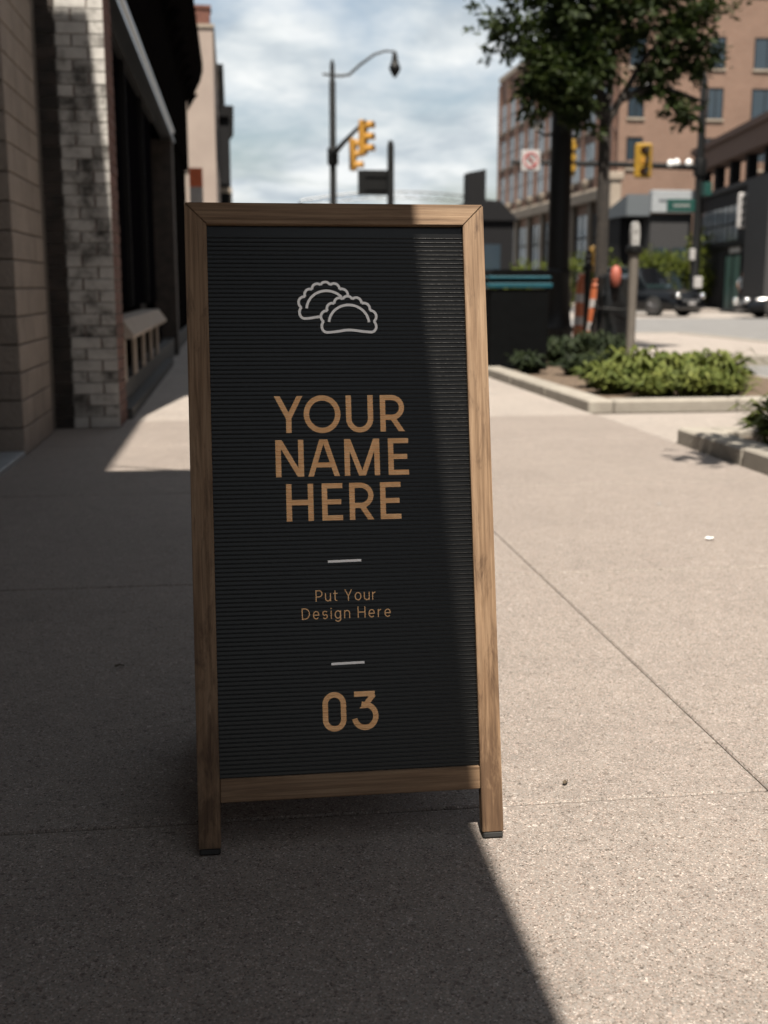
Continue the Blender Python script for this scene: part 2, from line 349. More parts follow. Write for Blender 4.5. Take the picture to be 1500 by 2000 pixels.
# ------------------------------------------------------------------ ground, roads, pavements
struct('ground', B(-400, 400, -120, 700, -.6, -.2).mesh('ground', 'ground_mat'))
struct('road', MB().box(5.62, 300, -60, 15.2, -.3, -.12).box(-300, 300, 23.6, 52, -.3, -.1205).box(9.4, 300, 15.2, 23.6, -.3, -.121).box(6, 19, 52, 300, -.3, -.1215).mesh('road', 'asphalt'))
struct('crossing', B(-40, 90, 38.4, 47, -.119, -.114).mesh('crossing', 'crossing_concrete'))
side = struct('sidewalk', B(-1.9, 2.70, -6, 8.42, -.3, -.012).mesh('sidewalk', 'joint_dirt'))
ys = [-4.92, -3.2, -1.48, .24, 1.962, 3.68, 5.40, 7.12, 8.42]; xs = [-1.9, 1.0, 2.70]
for i in range(len(ys) - 1):
    for j in range(2):
        g = .0015
        mb = MB().cbox(xs[j] + g, xs[j + 1] - g, ys[i] + .0035, ys[i + 1] - .0035, -.15, 0, .004)
        o = part('slab', mb, 'tan_concrete', side)
pale = struct('pavement', MB().box(-3, 2.7, 8.42, 23.4, -.3, -.012).box(2.7, 5.4, -6, 23.4, -.3, -.013).box(5.4, 9.2, 15.4, 23.4, -.3, -.0125).mesh('pavement', 'joint_dirt'))
def slab(x0, x1, y0, y1):
    part('slab', MB().cbox(x0 + .003, x1 - .003, y0 + .003, y1 - .003, -.15, -.001, .004), 'pale_concrete', pale)
for y0, y1 in ((8.42, 12.2), (12.2, 16), (16, 19.7), (19.7, 23.3)):
    slab(-3, .2, y0, y1); slab(.2, 2.7, y0, y1)
for y0, y1 in ((-5, 8.45), (16.62, 19.5), (19.5, 23.3)):
    slab(2.7, 5.35, y0, y1)
slab(5.35, 9.15, 15.6, 19.5); slab(5.35, 9.15, 19.5, 23.3)
kerb = struct('kerb', B(5.36, 5.5, -6, 8.5, -.3, -.02).mesh('kerb', 'kerb_stone_mat'))
part('kerb_stone', B(5.36, 5.60, 8.52, 15.3, -.3, .012), 'kerb_stone_mat', kerb)
part('kerb_stone', B(5.61, 9.4, 15.3, 15.58, -.3, .01), 'kerb_stone_mat', kerb)
part('kerb_stone', B(9.16, 9.4, 15.6, 23.3, -.3, .011), 'kerb_stone_mat', kerb)
part('kerb_stone', B(-3, 9.4, 23.32, 23.6, -.3, .009), 'kerb_stone_mat', kerb)
far = struct('far_pavement', MB().box(-60, 6, 52, 300, -.3, 0).box(17.8, 120, 47.3, 300, -.3, 0).mesh('far_pavement', 'pale_concrete'))

# raised planting beds with stone edging
def bed(name, x0, x1, y0, y1, joints_left, joints_front, h, front, label):
    t = thing(name, label, 'planter', (x0, y0, 0))
    w = .2
    j = [y0 + (0 if not front else 0)] + joints_left + [y1]
    for a, b in zip(j, j[1:]):
        part('edging_stone', MB().cbox(0, w, a - y0 + .004, b - y0 - .004, -.02, h + random.uniform(-.003, .003), .014), 'kerb_stone_mat', t)
    if front is not None:
        jf = [x0 + w] + joints_front + [x1]
        yy = 0 if front == 'near' else y1 - y0 - w
        for a, b in zip(jf, jf[1:]):
            part('edging_stone', MB().cbox(a - x0 + .004, b - x0 - .004, yy, yy + w, -.02, h + random.uniform(-.003, .003), .014), 'kerb_stone_mat', t)
    part('soil', B(w + .002, x1 - x0, .2 if front == 'near' else .01, y1 - y0 - (.2 if front == 'far' else 0), -.01, h - .045), 'mulch', t)
    return t
bed('raised_bed', 2.70, 5.34, 8.60, 16.6, [9.9, 11.2, 12.5, 13.8, 15.2], [3.9], .09, 'near', 'stone edged planting bed with the grey parking meter in it')
bed('raised_bed', 2.70, 5.34, .5, 6.80, [1.4, 2.3, 3.2, 4.1, 5.0, 5.86], [4.0], .1, 'far', 'nearer stone edged planting bed cut off by the right edge')

# ------------------------------------------------------------------ block fronted building with the entrance canopy
bb = thing('block_building', 'tan concrete block building at the left edge with recessed entrance', 'building', (-1.2, 6.74, 0))
X0, Y0 = 1.2, -6.74          # local = world + (1.2, -6.74)
part('core', MB().box(-6, -.012, .012, 1.27, 0, 3.3), 'mortar_mat', bb)
part('upper_wall', MB().box(-6, 0, -13, -.84, 3.302, 6.75), 'far_block', bb)
part('pier_cap', MB().box(-6, .02, -.839, 1.29, 3.302, 3.4), 'far_block', bb)
part('near_wall', MB().box(-6, 0, -13, -1.5, 0, 3.3), 'far_block', bb)
part('recess_wall', MB().box(-6, -.9, -1.5, .01, 0, 3.3), 'far_block', bb)
d = part('door', B(-.898, -.86, -1.25, -.25, .03, 2.2), 'dark_trim', bb)
part('handle', B(-.858, -.83, -.4, -.37, .9, 1.2), 'chrome', d)
part('threshold', MB().cbox(-.89, .0, -1.5, -.005, -.02, .028, .006), 'fascia_white', bb)
part('canopy', MB().cbox(.002, 1.367, -8.0, -2.26, 2.98, 3.12, .01), 'canopy_dark', bb)
for k in range(3): part('canopy_rod', MB().tube([(0, -7 + k * 2.2, 4.3), (1.2, -7 + k * 2.2, 3.13)], .012, 8), 'pole_black', bb)
ch = .157
for c in range(21):
    z0 = c * ch + .004; z1 = (c + 1) * ch - .004; e = c % 2
    cuts = [0, -.19, -.57, -.95, -1.33] if e else [0, -.38, -.76, -1.14, -1.5]
    for k in range(4):
        dp = .38 if (k == 0 and e) else (.19 if k == 0 else .1)
        part('block', MB().cbox(cuts[k + 1] + .004, cuts[k] - (0 if k == 0 else .004), 0, dp - (.004 if k == 0 else 0), z0, z1, .004), 'split_block', bb)
    ss = [.38, .76, 1.06] if e else [.19, .57, .95, 1.06]
    for a, b in zip(ss, ss[1:]):
        part('block', MB().cbox(-.1, random.uniform(-.002, .001), a + .004, b - .004, z0, z1, .004), 'split_block', bb)

# ------------------------------------------------------------------ dark storefront with painted brick pier
sf = thing('storefront_building', 'black storefront with worn white painted brick pier and long steel channel', 'building', (-.784, 8.03, 0))
part('pier_core', B(-.456, -.012, .012, .52, 0, 5.6), 'dark_mortar', sf)
part('side_wall', B(-4, -.456, .05, .5, 0, 5.6), 'soot_brick', sf)
ch = .077; bl = .205
for c in range(44):
    z0 = c * ch + .005; z1 = (c + 1) * ch - .004; e = c % 2
    cuts = [0, -.102, -.306, -.456] if e else [0, -.205, -.312, -.456]
    for k in range(3):
        dark = k == 2
        mb = MB().cbox(cuts[k + 1] + .004, cuts[k] - (0 if k == 0 else .004), random.uniform(-.003, .002), (.2 if e else .1) if k == 0 else .1, z0 - .002, z1 + .002, .003)
        mesh = mb.mesh('brick', ['soot_brick'] if dark else ['worn_paint_brick', 'red_brick'])
        if not dark:
            for p in mesh.polygons: p.material_index = 1 if p.normal.x > .6 else 0
        link('brick', mesh, sf)
    for a, b in zip([.205, .41, .51] if e else [.102, .306, .51], [.41, .51] if e else [.306, .51]):
        part('brick', MB().cbox(-.1, random.uniform(-.004, .001), a + .004, b - .004, z0, z1, .004), 'red_brick', sf)
part('upper_wall', B(-.45, -.03, .52, 16, 3.2, 4.6), 'black_cladding', sf)
part('upper_wall', B(-.456, -.001, -.001, .515, 3.39, 4.6), 'black_cladding', sf)
co = part('cornice', MB().prism([(-.5, 4.6), (.1, 4.6), (.16, 4.75), (.24, 4.9), (.3, 5.1), (.3, 5.25), (-.5, 5.25)], -.1, 16.1), 'black_cladding', sf)
for k in range(16): part('bracket', MB().prism([(.0, 4.3), (.12, 4.5), (.2, 4.598), (-.02, 4.598)], .6 + k, .72 + k), 'black_cladding', sf)
part('plinth', B(-.5, -.05, .52, 16, 0, .24), 'plinth_stone', sf)
part('plinth_step', B(-.049, .035, .53, 6.5, 0, .08), 'plinth_stone', sf)
part('grille_back', B(-.45, -.16, .52, 7.6, .24, .58), 'black_cladding', sf)
for k in range(5): part('baluster', MB().cbox(-.055, -.02, .7 + k * .95, .86 + k * .95, .241, .579, .012), 'sill_stone', sf)
part('sill', MB().prism([(-.2, .58), (.06, .58), (.07, .605), (-.01, .715), (-.2, .715)], .525, 4.7), 'sill_stone', sf)
for k, (a, b) in enumerate([(.56, 2.6), (2.66, 4.6), (4.66, 6.5)]):
    w = part('shop_window', B(-.16, -.145, a, b, .78, 2.9), 'shop_glass', sf)
    part('frame', MB().box(-.17, -.1, a - .03, a + .005, .776, 2.9).box(-.17, -.1, a, b, 2.86, 2.92), 'dark_trim', w)
part('transom', B(-.16, -.13, .56, 15.8, 3.1, 3.2), 'black_cladding', sf)
part('channel', MB().prism([(-.14, 2.93), (.02, 2.93), (.02, 2.96), (-.01, 2.97), (-.01, 3.06), (.02, 3.07), (.02, 3.1), (-.14, 3.1)], .52, 9.1), 'channel_steel', sf)
part('door_pier', B(-.3, -.005, 8.6, 9.1, .0, 2.92), 'soot_brick', sf)
dr = part('door', B(-.42, -.38, 7, 8, .24, 2.3), 'dark_trim', sf); part('handle', B(-.379, -.35, 7.1, 7.13, 1, 1.3), 'chrome', dr)
part('far_wall', B(-.42, -.1, 9.1, 16, .241, 3.19), 'black_cladding', sf)
part('back_wall', B(-3.5, -.451, .52, 16, .0, 5.0), 'black_cladding', sf)
for k in range(3): part('jamb_strip', B(-.1, -.085, .52, .545, .95 + k * .68, 1.5 + k * .68), 'channel_steel', sf)
ps = thing('projecting_sign', 'orange and white sign sticking out beyond the black storefront', 'sign', (-.7, 24.6, 0))
part('panel', B(-.13, .14, 0, .06, 2.95, 3.32), 'sign_orange', ps); part('panel', B(-.13, .14, 0, .06, 2.3, 2.948), 'sign_white', ps)
part('bracket', B(-.5, -.13, .02, .05, 3.2, 3.24), 'pole_black', ps); part('bracket', B(-.5, -.13, .02, .05, 2.5, 2.54), 'pole_black', ps)

pb = thing('pale_building', 'pale pink stucco building with red chimney beyond the black storefront', 'building', (-.34, 30, 0))
part('wall', B(-6, 0, 0, 9, 0, 7.12), 'pink_stucco', pb); part('roof', B(-6.05, .04, -.04, 9, 7.122, 7.2), 'cream_stone', pb)
part('chimney', MB().box(-.5, -.06, .3, .9, 7.2, 7.62).box(-.53, -.03, .27, .93, 7.62, 7.7), 'red_brick', pb)
for k in range(3): part('window', B(-.05, .012, 1.5 + k * 2.4, 2.5 + k * 2.4, 4.2, 5.6), 'window_glass', pb)
db = thing('corniced_building', 'tall dark building with stepped cornices behind the pale building', 'building', (-.3, 40, 0))
part('wall', B(-6, -.1, 0, 18, 0, 7.6), 'slate_dark', db)
part('cornice', MB().prism([(-6, 7.6), (-.1, 7.6), (.0, 7.8), (.16, 7.9), (.16, 8.05), (-6, 8.05)], -.15, 18), 'dark_trim', db)
bay = part('bay', B(-.1, .3, .5, 7, 0, 6.5), 'slate_dark', db)
part('bay_cornice', MB().prism([(-.099, 6.5), (.3, 6.5), (.38, 6.62), (.46, 6.7), (.46, 6.84), (-.099, 6.84)], .35, 7.1), 'dark_trim', bay)
for z in (2.2, 4.3):
    for y in (.9, 3, 5.1): part('window', B(.29, .315, y, y + 1.3, z, z + 1.5), 'pale_window', db)
    part('sill_band', B(-.05, .35, .45, 7.05, z - .25, z - .08), 'cream_stone', db)

# ------------------------------------------------------------------ things along the street, far to near
lp = thing('traffic_signal_pole', 'tall black pole with curved lamp arm and pair of yellow signals', 'traffic light', (3.68, 43, -.1))
part('pole', MB().lathe([(.2, 0), (.2, .5), (.13, .7), (.115, 8.2), (.09, 8.25), (.085, 8.8), (.03, 8.95)], 14), 'pole_black', lp, True)
part('lamp_arm', MB().tube([(-.35, 0, 8.45), (.3, 0, 8.4), (.6, 0, 8.45), (1.0, 0, 8.8), (1.5, 0, 9.15), (1.9, 0, 9.28), (2.25, 0, 9.27)], [.04, .05, .05, .05, .045, .04, .035], 8), 'pole_black', lp, True)
part('luminaire', MB().lathe([(.05, 0), (.09, -.1), (.12, -.3), (.15, -.42), (.2, -.5), (.21, -.58), (.16, -.7), (.07, -.84), (.01, -.9)], 14, (2.24, 0, 9.27)), 'pole_black', lp, True)
part('mast_arm', MB().tube([(0, 0, 5.7), (.25, -2, 5.95), (.55, -5.4, 6.15)], [.1, .08, .05], 10), 'pole_black', lp, True)
part('clamp', MB().lathe([(.18, 0), (.2, .05), (.2, .55), (.18, .6)], 14, (0, 0, 5.35)), 'pole_black', lp, True)
def signal(parent, x, y, z, rz, mat='signal_orange', h=1.05, plate=None):
    c, s_ = math.cos(rz), math.sin(rz)
    hd = link('signal_head', MB().cbox(-.17, .17, -.1, .1, 0, h, .03).mesh('signal_head', mat), parent, (x, y, z), (0, 0, rz))
    for k in range(3):
        zz = h * (k + .5) / 3
        part('lens', MB().tube([(0, -.101, zz), (0, -.125, zz)], .12, 14), 'lens_dark', hd)
        mb = MB()
        n = 10
        for r_, dy_ in ((.14, 0), (.14, -.26)):
            for q in range(n + 1):
                a = R(-25 + 230 * q / n); mb.v.append((r_ * math.cos(a), -.1 + dy_, zz + r_ * math.sin(a)))
        for q in range(n): mb.f.append((q, q + 1, n + 2 + q, n + 1 + q)); mb.m.append(0)
        part('visor', mb, mat, hd)
    if plate: part('backplate', MB().cbox(-plate, plate, .1, .13, -.16, h + .16, .012), 'signal_yellow', hd)
    return hd
signal(lp, .5, -2.2, 4.95, R(70)); signal(lp, .52, -5.2, 5.15, R(60))

sq = thing('road_sign', 'dark back of a square road sign on a thick black post', 'sign', (3.76, 28, -.1))
part('post', MB().lathe([(.09, 0), (.08, 4.3), (.05, 4.42)], 12), 'pole_black', sq, True)
part('sign_plate', MB().cbox(-.77, -.07, .07, .1, 3.18, 3.76, .01), 'pole_black', sq)
part('bracket', B(-.6, .06, .04, .07, 3.3, 3.34), 'pole_black', sq); part('bracket', B(-.6, .06, .04, .07, 3.6, 3.64), 'pole_black', sq)

ar = thing('street_arch', 'thin steel lattice arch spanning the street in the far distance', 'arch', (17.3, 120, -.1))
def archpts(dz, n=26): return [(-10.4 + 20.8 * i / n, 0, 9.4 + dz + 1.0 * (1 - ((i / n - .5) * 2) ** 2)) for i in range(n + 1)]
lo, hi = archpts(-.5), archpts(.15)
part('chord', MB().tube(hi, .07, 6), 'pole_green_black', ar); part('chord', MB().tube(lo, .05, 6), 'pole_green_black', ar)
mb = MB()
for i in range(26): mb.tube([hi[i], lo[i + 1]] if i % 2 else [lo[i], hi[i + 1]], .03, 5)
w_ = part('lattice', mb, 'pole_green_black', ar); w_['kind'] = 'stuff'
for sx in (-10.4, 10.4): part('post', MB().lathe([(.3, 0), (.3, 1), (.16, 1.2), (.14, 9.4)], 10, (sx, 0, 0)), 'pole_green_black', ar)

dh = thing('gabled_house', 'black gabled house end with broad chimney above the sign corner', 'house', (12.5, 60, -.1))
part('wall', B(-2.6, 2, 0, 8, 0, 4.4), 'slate_dark', dh)
part('roof', MB().prism([(-2.8, 4.4), (2.2, 4.4), (1.2, 5.4), (-.3, 5.35)], -.2, 8.2), 'slate_dark', dh)
part('chimney', MB().prism([(-.42, 4.8), (.55, 4.8), (.55, 6.98), (-.42, 6.8)], .3, 1.3), 'slate_dark', dh)
for k in range(2): part('window', B(-1.8 + k * 2.2, -.9 + k * 2.2, -.02, .01, 1.8, 3.2), 'window_glass', dh)

# brick apartment block on the far corner
ap = thing('brick_apartment_block', 'large orange brick apartment block with dark windows on far corner', 'building', (19.9, 60, 0))
part('wall', B(.012, 40, 0, 27.4, 0, 15.6), 'orange_brick', ap)
part('side_wall', B(0, .0118, 0.01, 27.4, 6.2, 15.6), 'shade_brown_brick', ap)
part('parapet', MB().box(-.12, 40, -.12, 27.4, 15.6, 15.95), 'cream_stone', ap)
part('penthouse', B(6.0, 36, 2, 20, 15.95, 18.2), 'slate_dark', ap)
part('ledge', MB().prism([(-.6, 5.5), (-.02, 5.5), (-.02, 6.2), (-.35, 6.2), (-.6, 6.0)], .02, 27.4), 'shaded_cream_stone', ap)
for k in range(9): part('finial', MB().lathe([(.12, 0), (.2, .15), (.22, .4), (.1, .55), (.02, .62)], 10, (-.4, 1.2 + k * 3.05, 6.2)), 'shaded_cream_stone', ap, True)
for r, z in enumerate((12.0, 9.5, 7.0)):
    for x in (.5, 2.4, 4.75, 7.15, 9.6, 12.1):
        if x == 2.4: continue
        wd = 1.35 if x in (7.15, 12.1) else .76
        w = part('window', B(x, x + wd, -.004, .02, z + (.4 if r == 2 else 0), z + 1.48), 'window_glass', ap)
        part('frame', MB().box(x - .05, x, -.03, .02, z, z + 1.52).box(x + wd, x + wd + .05, -.03, .02, z, z + 1.52).box(x - .05, x + wd + .05, -.031, .02, z + 1.48, z + 1.55).box(x + wd / 2 - .02, x + wd / 2 + .02, -.028, 0, z, z + 1.48), 'dark_trim', w)
        part('sill', B(x - .1, x + wd + .1, -.09, .02, z - .12, z - .002), 'cream_stone', w)
for r, z in enumerate((11.95, 9.4, 6.85)):
    for k in range(10):
        y = 1.2 + k * 2.65
        w = part('window', B(-.006, .006, y, y + 1.9, z, z + 1.9), 'pale_window', ap)
        part('frame', MB().box(-.03, 0, y + .92, y + .98, z, z + 1.9).box(-.03, 0, y, y + 1.9, z + .95, z + 1.0), 'dark_trim', w)
        part('sill', B(-.1, 0, y - .1, y + 2, z - .16, z - .002), 'shaded_cream_stone', w)
    part('brick_band', B(-.07, 0, .2, 27.4, z - .55, z - .32), 'cap_brown', ap)
for k in range(11): part('pilaster', B(-.13, -.001, .45 + k * 2.65, .95 + k * 2.65, 6.21, 15.4), 'shade_brown_brick', ap)
for k in range(9):
    y = .1 + k * 3.4
    part('shop_pier', B(-.3, -.001, y, y + .5, 0, 5.49), 'shaded_cream_stone', ap)
    if k < 8:
        w = part('shop_window', B(-.1, -.002, y + .6, y + 3.3, .8, 4.9), 'pale_window' if k > 4 else 'window_glass', ap)
        part('frame', MB().box(-.14, -.1, y + 1.9, y + 2.0, .8, 4.9).box(-.14, -.1, y + .6, y + 3.3, 3.6, 3.7), 'dark_trim', w)

pl = thing('stone_pillar', 'tall cream stone pillar in front of the brick apartment block', 'pillar', (19.2, 58.2, 0))
part('shaft', MB().cbox(-.28, .28, -.28, .28, .3, 6.2, .04), 'cream_stone', pl); part('base', MB().cbox(-.36, .36, -.36, .36, 0, .3, .03), 'cream_stone', pl); part('capital', MB().cbox(-.38, .38, -.38, .38, 6.2, 6.6, .05), 'cream_stone', pl)

gs = thing('corner_shop', 'low grey shop with white fascia below the brick apartment block', 'shop', (20, 55, 0))
part('wall', B(0, 2.1, 0, 4, 0, 4.42), 'shop_grey', gs)
part('fascia', MB().cbox(-.05, 2.12, -.25, .2, 4.44, 5.48, .02), 'fascia_white', gs)
part('fascia_band', B(.3, 1.9, -.27, -.251, 4.95, 5.05), 'awning_grey', gs)
part('awning', MB().prism([(0.0, 4.3), (4.2, 4.3), (4.2, 4.5), (.0, 5.3)], -1.2, -.052, 0), 'awning_grey', gs)
part('side_front', B(-1.1, -.06, 1.2, 4, 0, 4.28), 'slate_dark', gs)
for k in range(2): part('shop_window', B(.2 + k * .95, .95 + k * .95, -.02, .01, .8, 2.8), 'window_glass', gs)

# long dark arcade building on the right
cp = thing('arcade_building', 'long charcoal arcade building with brown roof beam and square columns', 'building', (22.71, 56.58, 0), R(-9.4))
cp.scale = (1.15, 1.15, 1.12)
# local y runs away along the front, local x is depth to the right; front plane x = 0
Z = 1.0
part('ground_floor', B(0, 9, -13, -1.4, 0, 4.5), 'cap_charcoal', cp)
part('ledge', B(-.12, 9, -13.1, -1.3, 4.5, 4.68), 'pier_grey', cp)
part('roof_beam', MB().prism([(-13.2, 5.62), (-1.2, 5.62), (-1.2, 6.35), (-13.2, 6.35)], -.3, .55, 0), 'cap_brown', cp)
part('roof_trim', B(-.42, .65, -13.3, -1.1, 6.36, 6.6), 'cap_brown', cp)
for k in range(6): part('column', MB().cbox(-.02, .34, -1.75 - k * 2.3, -1.4 - k * 2.3, 4.681, 5.619, .02), 'dark_trim', cp)
for k in range(4):
    a = -1.6 - k * 1.6
    w = part('shop_window', B(-.02, .01, a - 1.3, a, 2.6, 3.9), 'pale_window', cp); part('frame', MB().box(-.05, -.021, a - .68, a - .62, 2.4, 3.9).box(-.05, -.021, a - 1.3, a, 3.2, 3.26), 'dark_trim', w)
dd = part('door', B(-.03, .02, -8.5, -6.3, 0, 2.0), 'door_green', cp); part('handle', B(-.06, -.031, -7.3, -7.26, .9, 1.2), 'chrome', dd)
for q in ((-8.6, -8.501), (-6.299, -6.2), (-7.44, -7.38)): part('jamb', B(-.06, -.031, *q, 0, 2.1), 'dark_trim', dd)
part('door_sign', B(-.07, -.03, -8.4, -6.9, 2.12, 2.32), 'sign_white', cp)
part('grey_pier', B(-.4, -.001, -12.9, -10.2, 0, 4.49), 'pier_grey', cp)
part('stair_band', B(-.2, -.001, -10.1, -1.41, 2.36, 2.55), 'dark_trim', cp)
bs = part('blade_sign', MB().cbox(-.62, -.12, -9.92, -9.8, 2.9, 4.15, .05), 'sign_white', cp)
for k in range(4):                      # blurred dark characters running down the blade sign
    z = 4.0 - k * .27
    part('character', MB().box(-.5, -.44, -9.935, -9.921, z - .2, z).box(-.44, -.26, -9.935, -9.921, z - .04, z).box(-.44, -.3, -9.9345, -9.921, z - .14, z - .1).box(-.3, -.24, -9.9345, -9.921, z - .2, z - .05), 'dark_trim', bs)

# unseen building row added across the main street to block sky and deepen shade
rw = thing('sky_blocking_row', 'unseen tall brick row added outside the right edge to block sky', 'building', (19.5, 33, 0))
part('wall', B(0, 14, -100, 0, 0, 24), 'shade_brown_brick', rw); part('cornice', B(-.4, 14, -100, .1, 24, 24.7), 'shaded_cream_stone', rw)
for k in range(8): part('window', B(-.02, .01, -3 - k * 3, -1.4 - k * 3, 5, 7.2), 'window_glass', rw)
struct('far_sidewalk', B(16.2, 19.4, -70, 33.2, -.3, 0).mesh('far_sidewalk', 'pale_concrete'))

# signal mast on the right
ms = thing('signal_mast', 'black signal mast with long arm across the street and green signs', 'traffic light', (18.7, 46, -.1))
part('pole', MB().lathe([(.28, 0), (.28, .7), (.19, .9), (.16, 5.5), (.13, 9.1), (.05, 9.4)], 14), 'pole_black', ms, True)
part('mast_arm', MB().tube([(0, 0, 5.75), (-3.5, 0, 5.82), (-7.75, 0, 5.85)], [.13, .11, .08], 10), 'pole_black', ms, True)
part('clamp', MB().lathe([(.24, 0), (.26, .08), (.26, .6), (.24, .68)], 14, (0, 0, 5.4)), 'pole_black', ms, True)
part('lamp_arm', MB().tube([(.25, 0, 8.35), (-.4, 0, 8.3), (-1, 0, 8.55), (-1.7, 0, 9.0), (-2.15, 0, 9.05)], .045, 8), 'pole_black', ms, True)
part('luminaire', MB().lathe([(.05, .1), (.22, 0), (.27, -.14), (.2, -.28), (.04, -.33)], 14, (-2.35, 0, 9.08)), 'lamp_glass', ms, True)
# large yellow signal face with dark shapes
hd = part('signal_head', MB().cbox(-.36, .36, -.3, -.13, 5.28, 6.62, .07), 'signal_yellow', ms, loc=(-2.45, 0, 0))
for k in range(3):
    part('lens', MB().tube([(-.02, -.301, 5.55 + k * .4), (-.02, -.33, 5.55 + k * .4)], .14, 14), 'signal_orange' if k == 1 else 'lens_dark', hd)
    part('visor', MB().prism([(.0, 5.5 + k * .4), (.1, 5.42 + k * .4), (.2, 5.62 + k * .4), (.1, 5.72 + k * .4)], -.46, -.302), 'signal_black', hd)
hd = part('signal_head', MB().cbox(-.15, .15, -.5, -.13, 5.3, 6.7, .05), 'signal_yellow', ms, loc=(-5.45, 0, 0))
for k in range(3): part('visor', MB().tube([(0, -.5, 5.6 + k * .4), (0, -.72, 5.6 + k * .4)], .13, 12), 'signal_yellow', hd)
sn = part('turn_sign', MB().cbox(-.38, .38, -.16, -.12, 5.52, 6.3, .02), 'sign_white', ms, loc=(-7.0, 0, 0))
mb = MB(); ring = [(math.cos(2 * math.pi * i / 24) * .27, -.17, 5.91 + math.sin(2 * math.pi * i / 24) * .27) for i in range(25)]
part('red_ring', MB().tube(ring, .03, 6), 'sign_red', sn)
part('red_slash', MB().tube([(-.19, -.17, 6.1), (.19, -.17, 5.72)], .025, 6), 'sign_red', sn)
part('arrow', MB().tube([(.08, -.165, 5.75), (.08, -.165, 5.98), (-.1, -.165, 5.98), (-.1, -.165, 5.85)], .025, 6), 'signal_black', sn)
for x, zz in ((-1.3, 5.86), (-1.05, 5.9), (-.55, 5.9)): part('camera_unit', MB().lathe([(.06, -.12), (.13, -.06), (.14, .05), (.05, .14)], 12, (x, -.16, zz)), 'lamp_glass', ms, True)
g1 = part('street_name_sign', MB().cbox(-1.38, -.2, -.2, -.16, 4.0, 4.5, .015), 'sign_green', ms)
for k in range(7): part('character', B(-1.1 + k * .1, -1.05 + k * .1, -.206, -.201, 4.2, 4.3), 'sign_white', g1)
part('street_name_sign', MB().cbox(.0, .3, -.6, -.17, 4.62, 5.12, .015), 'sign_green', ms)
part('button_box', MB().cbox(-.34, -.14, -.35, -.1, 2.1, 2.55, .03), 'sign_white', ms)
part('notice', MB().cbox(-.15, .2, -.36, -.3, 1.0, 1.45, .02), 'sign_white', ms)

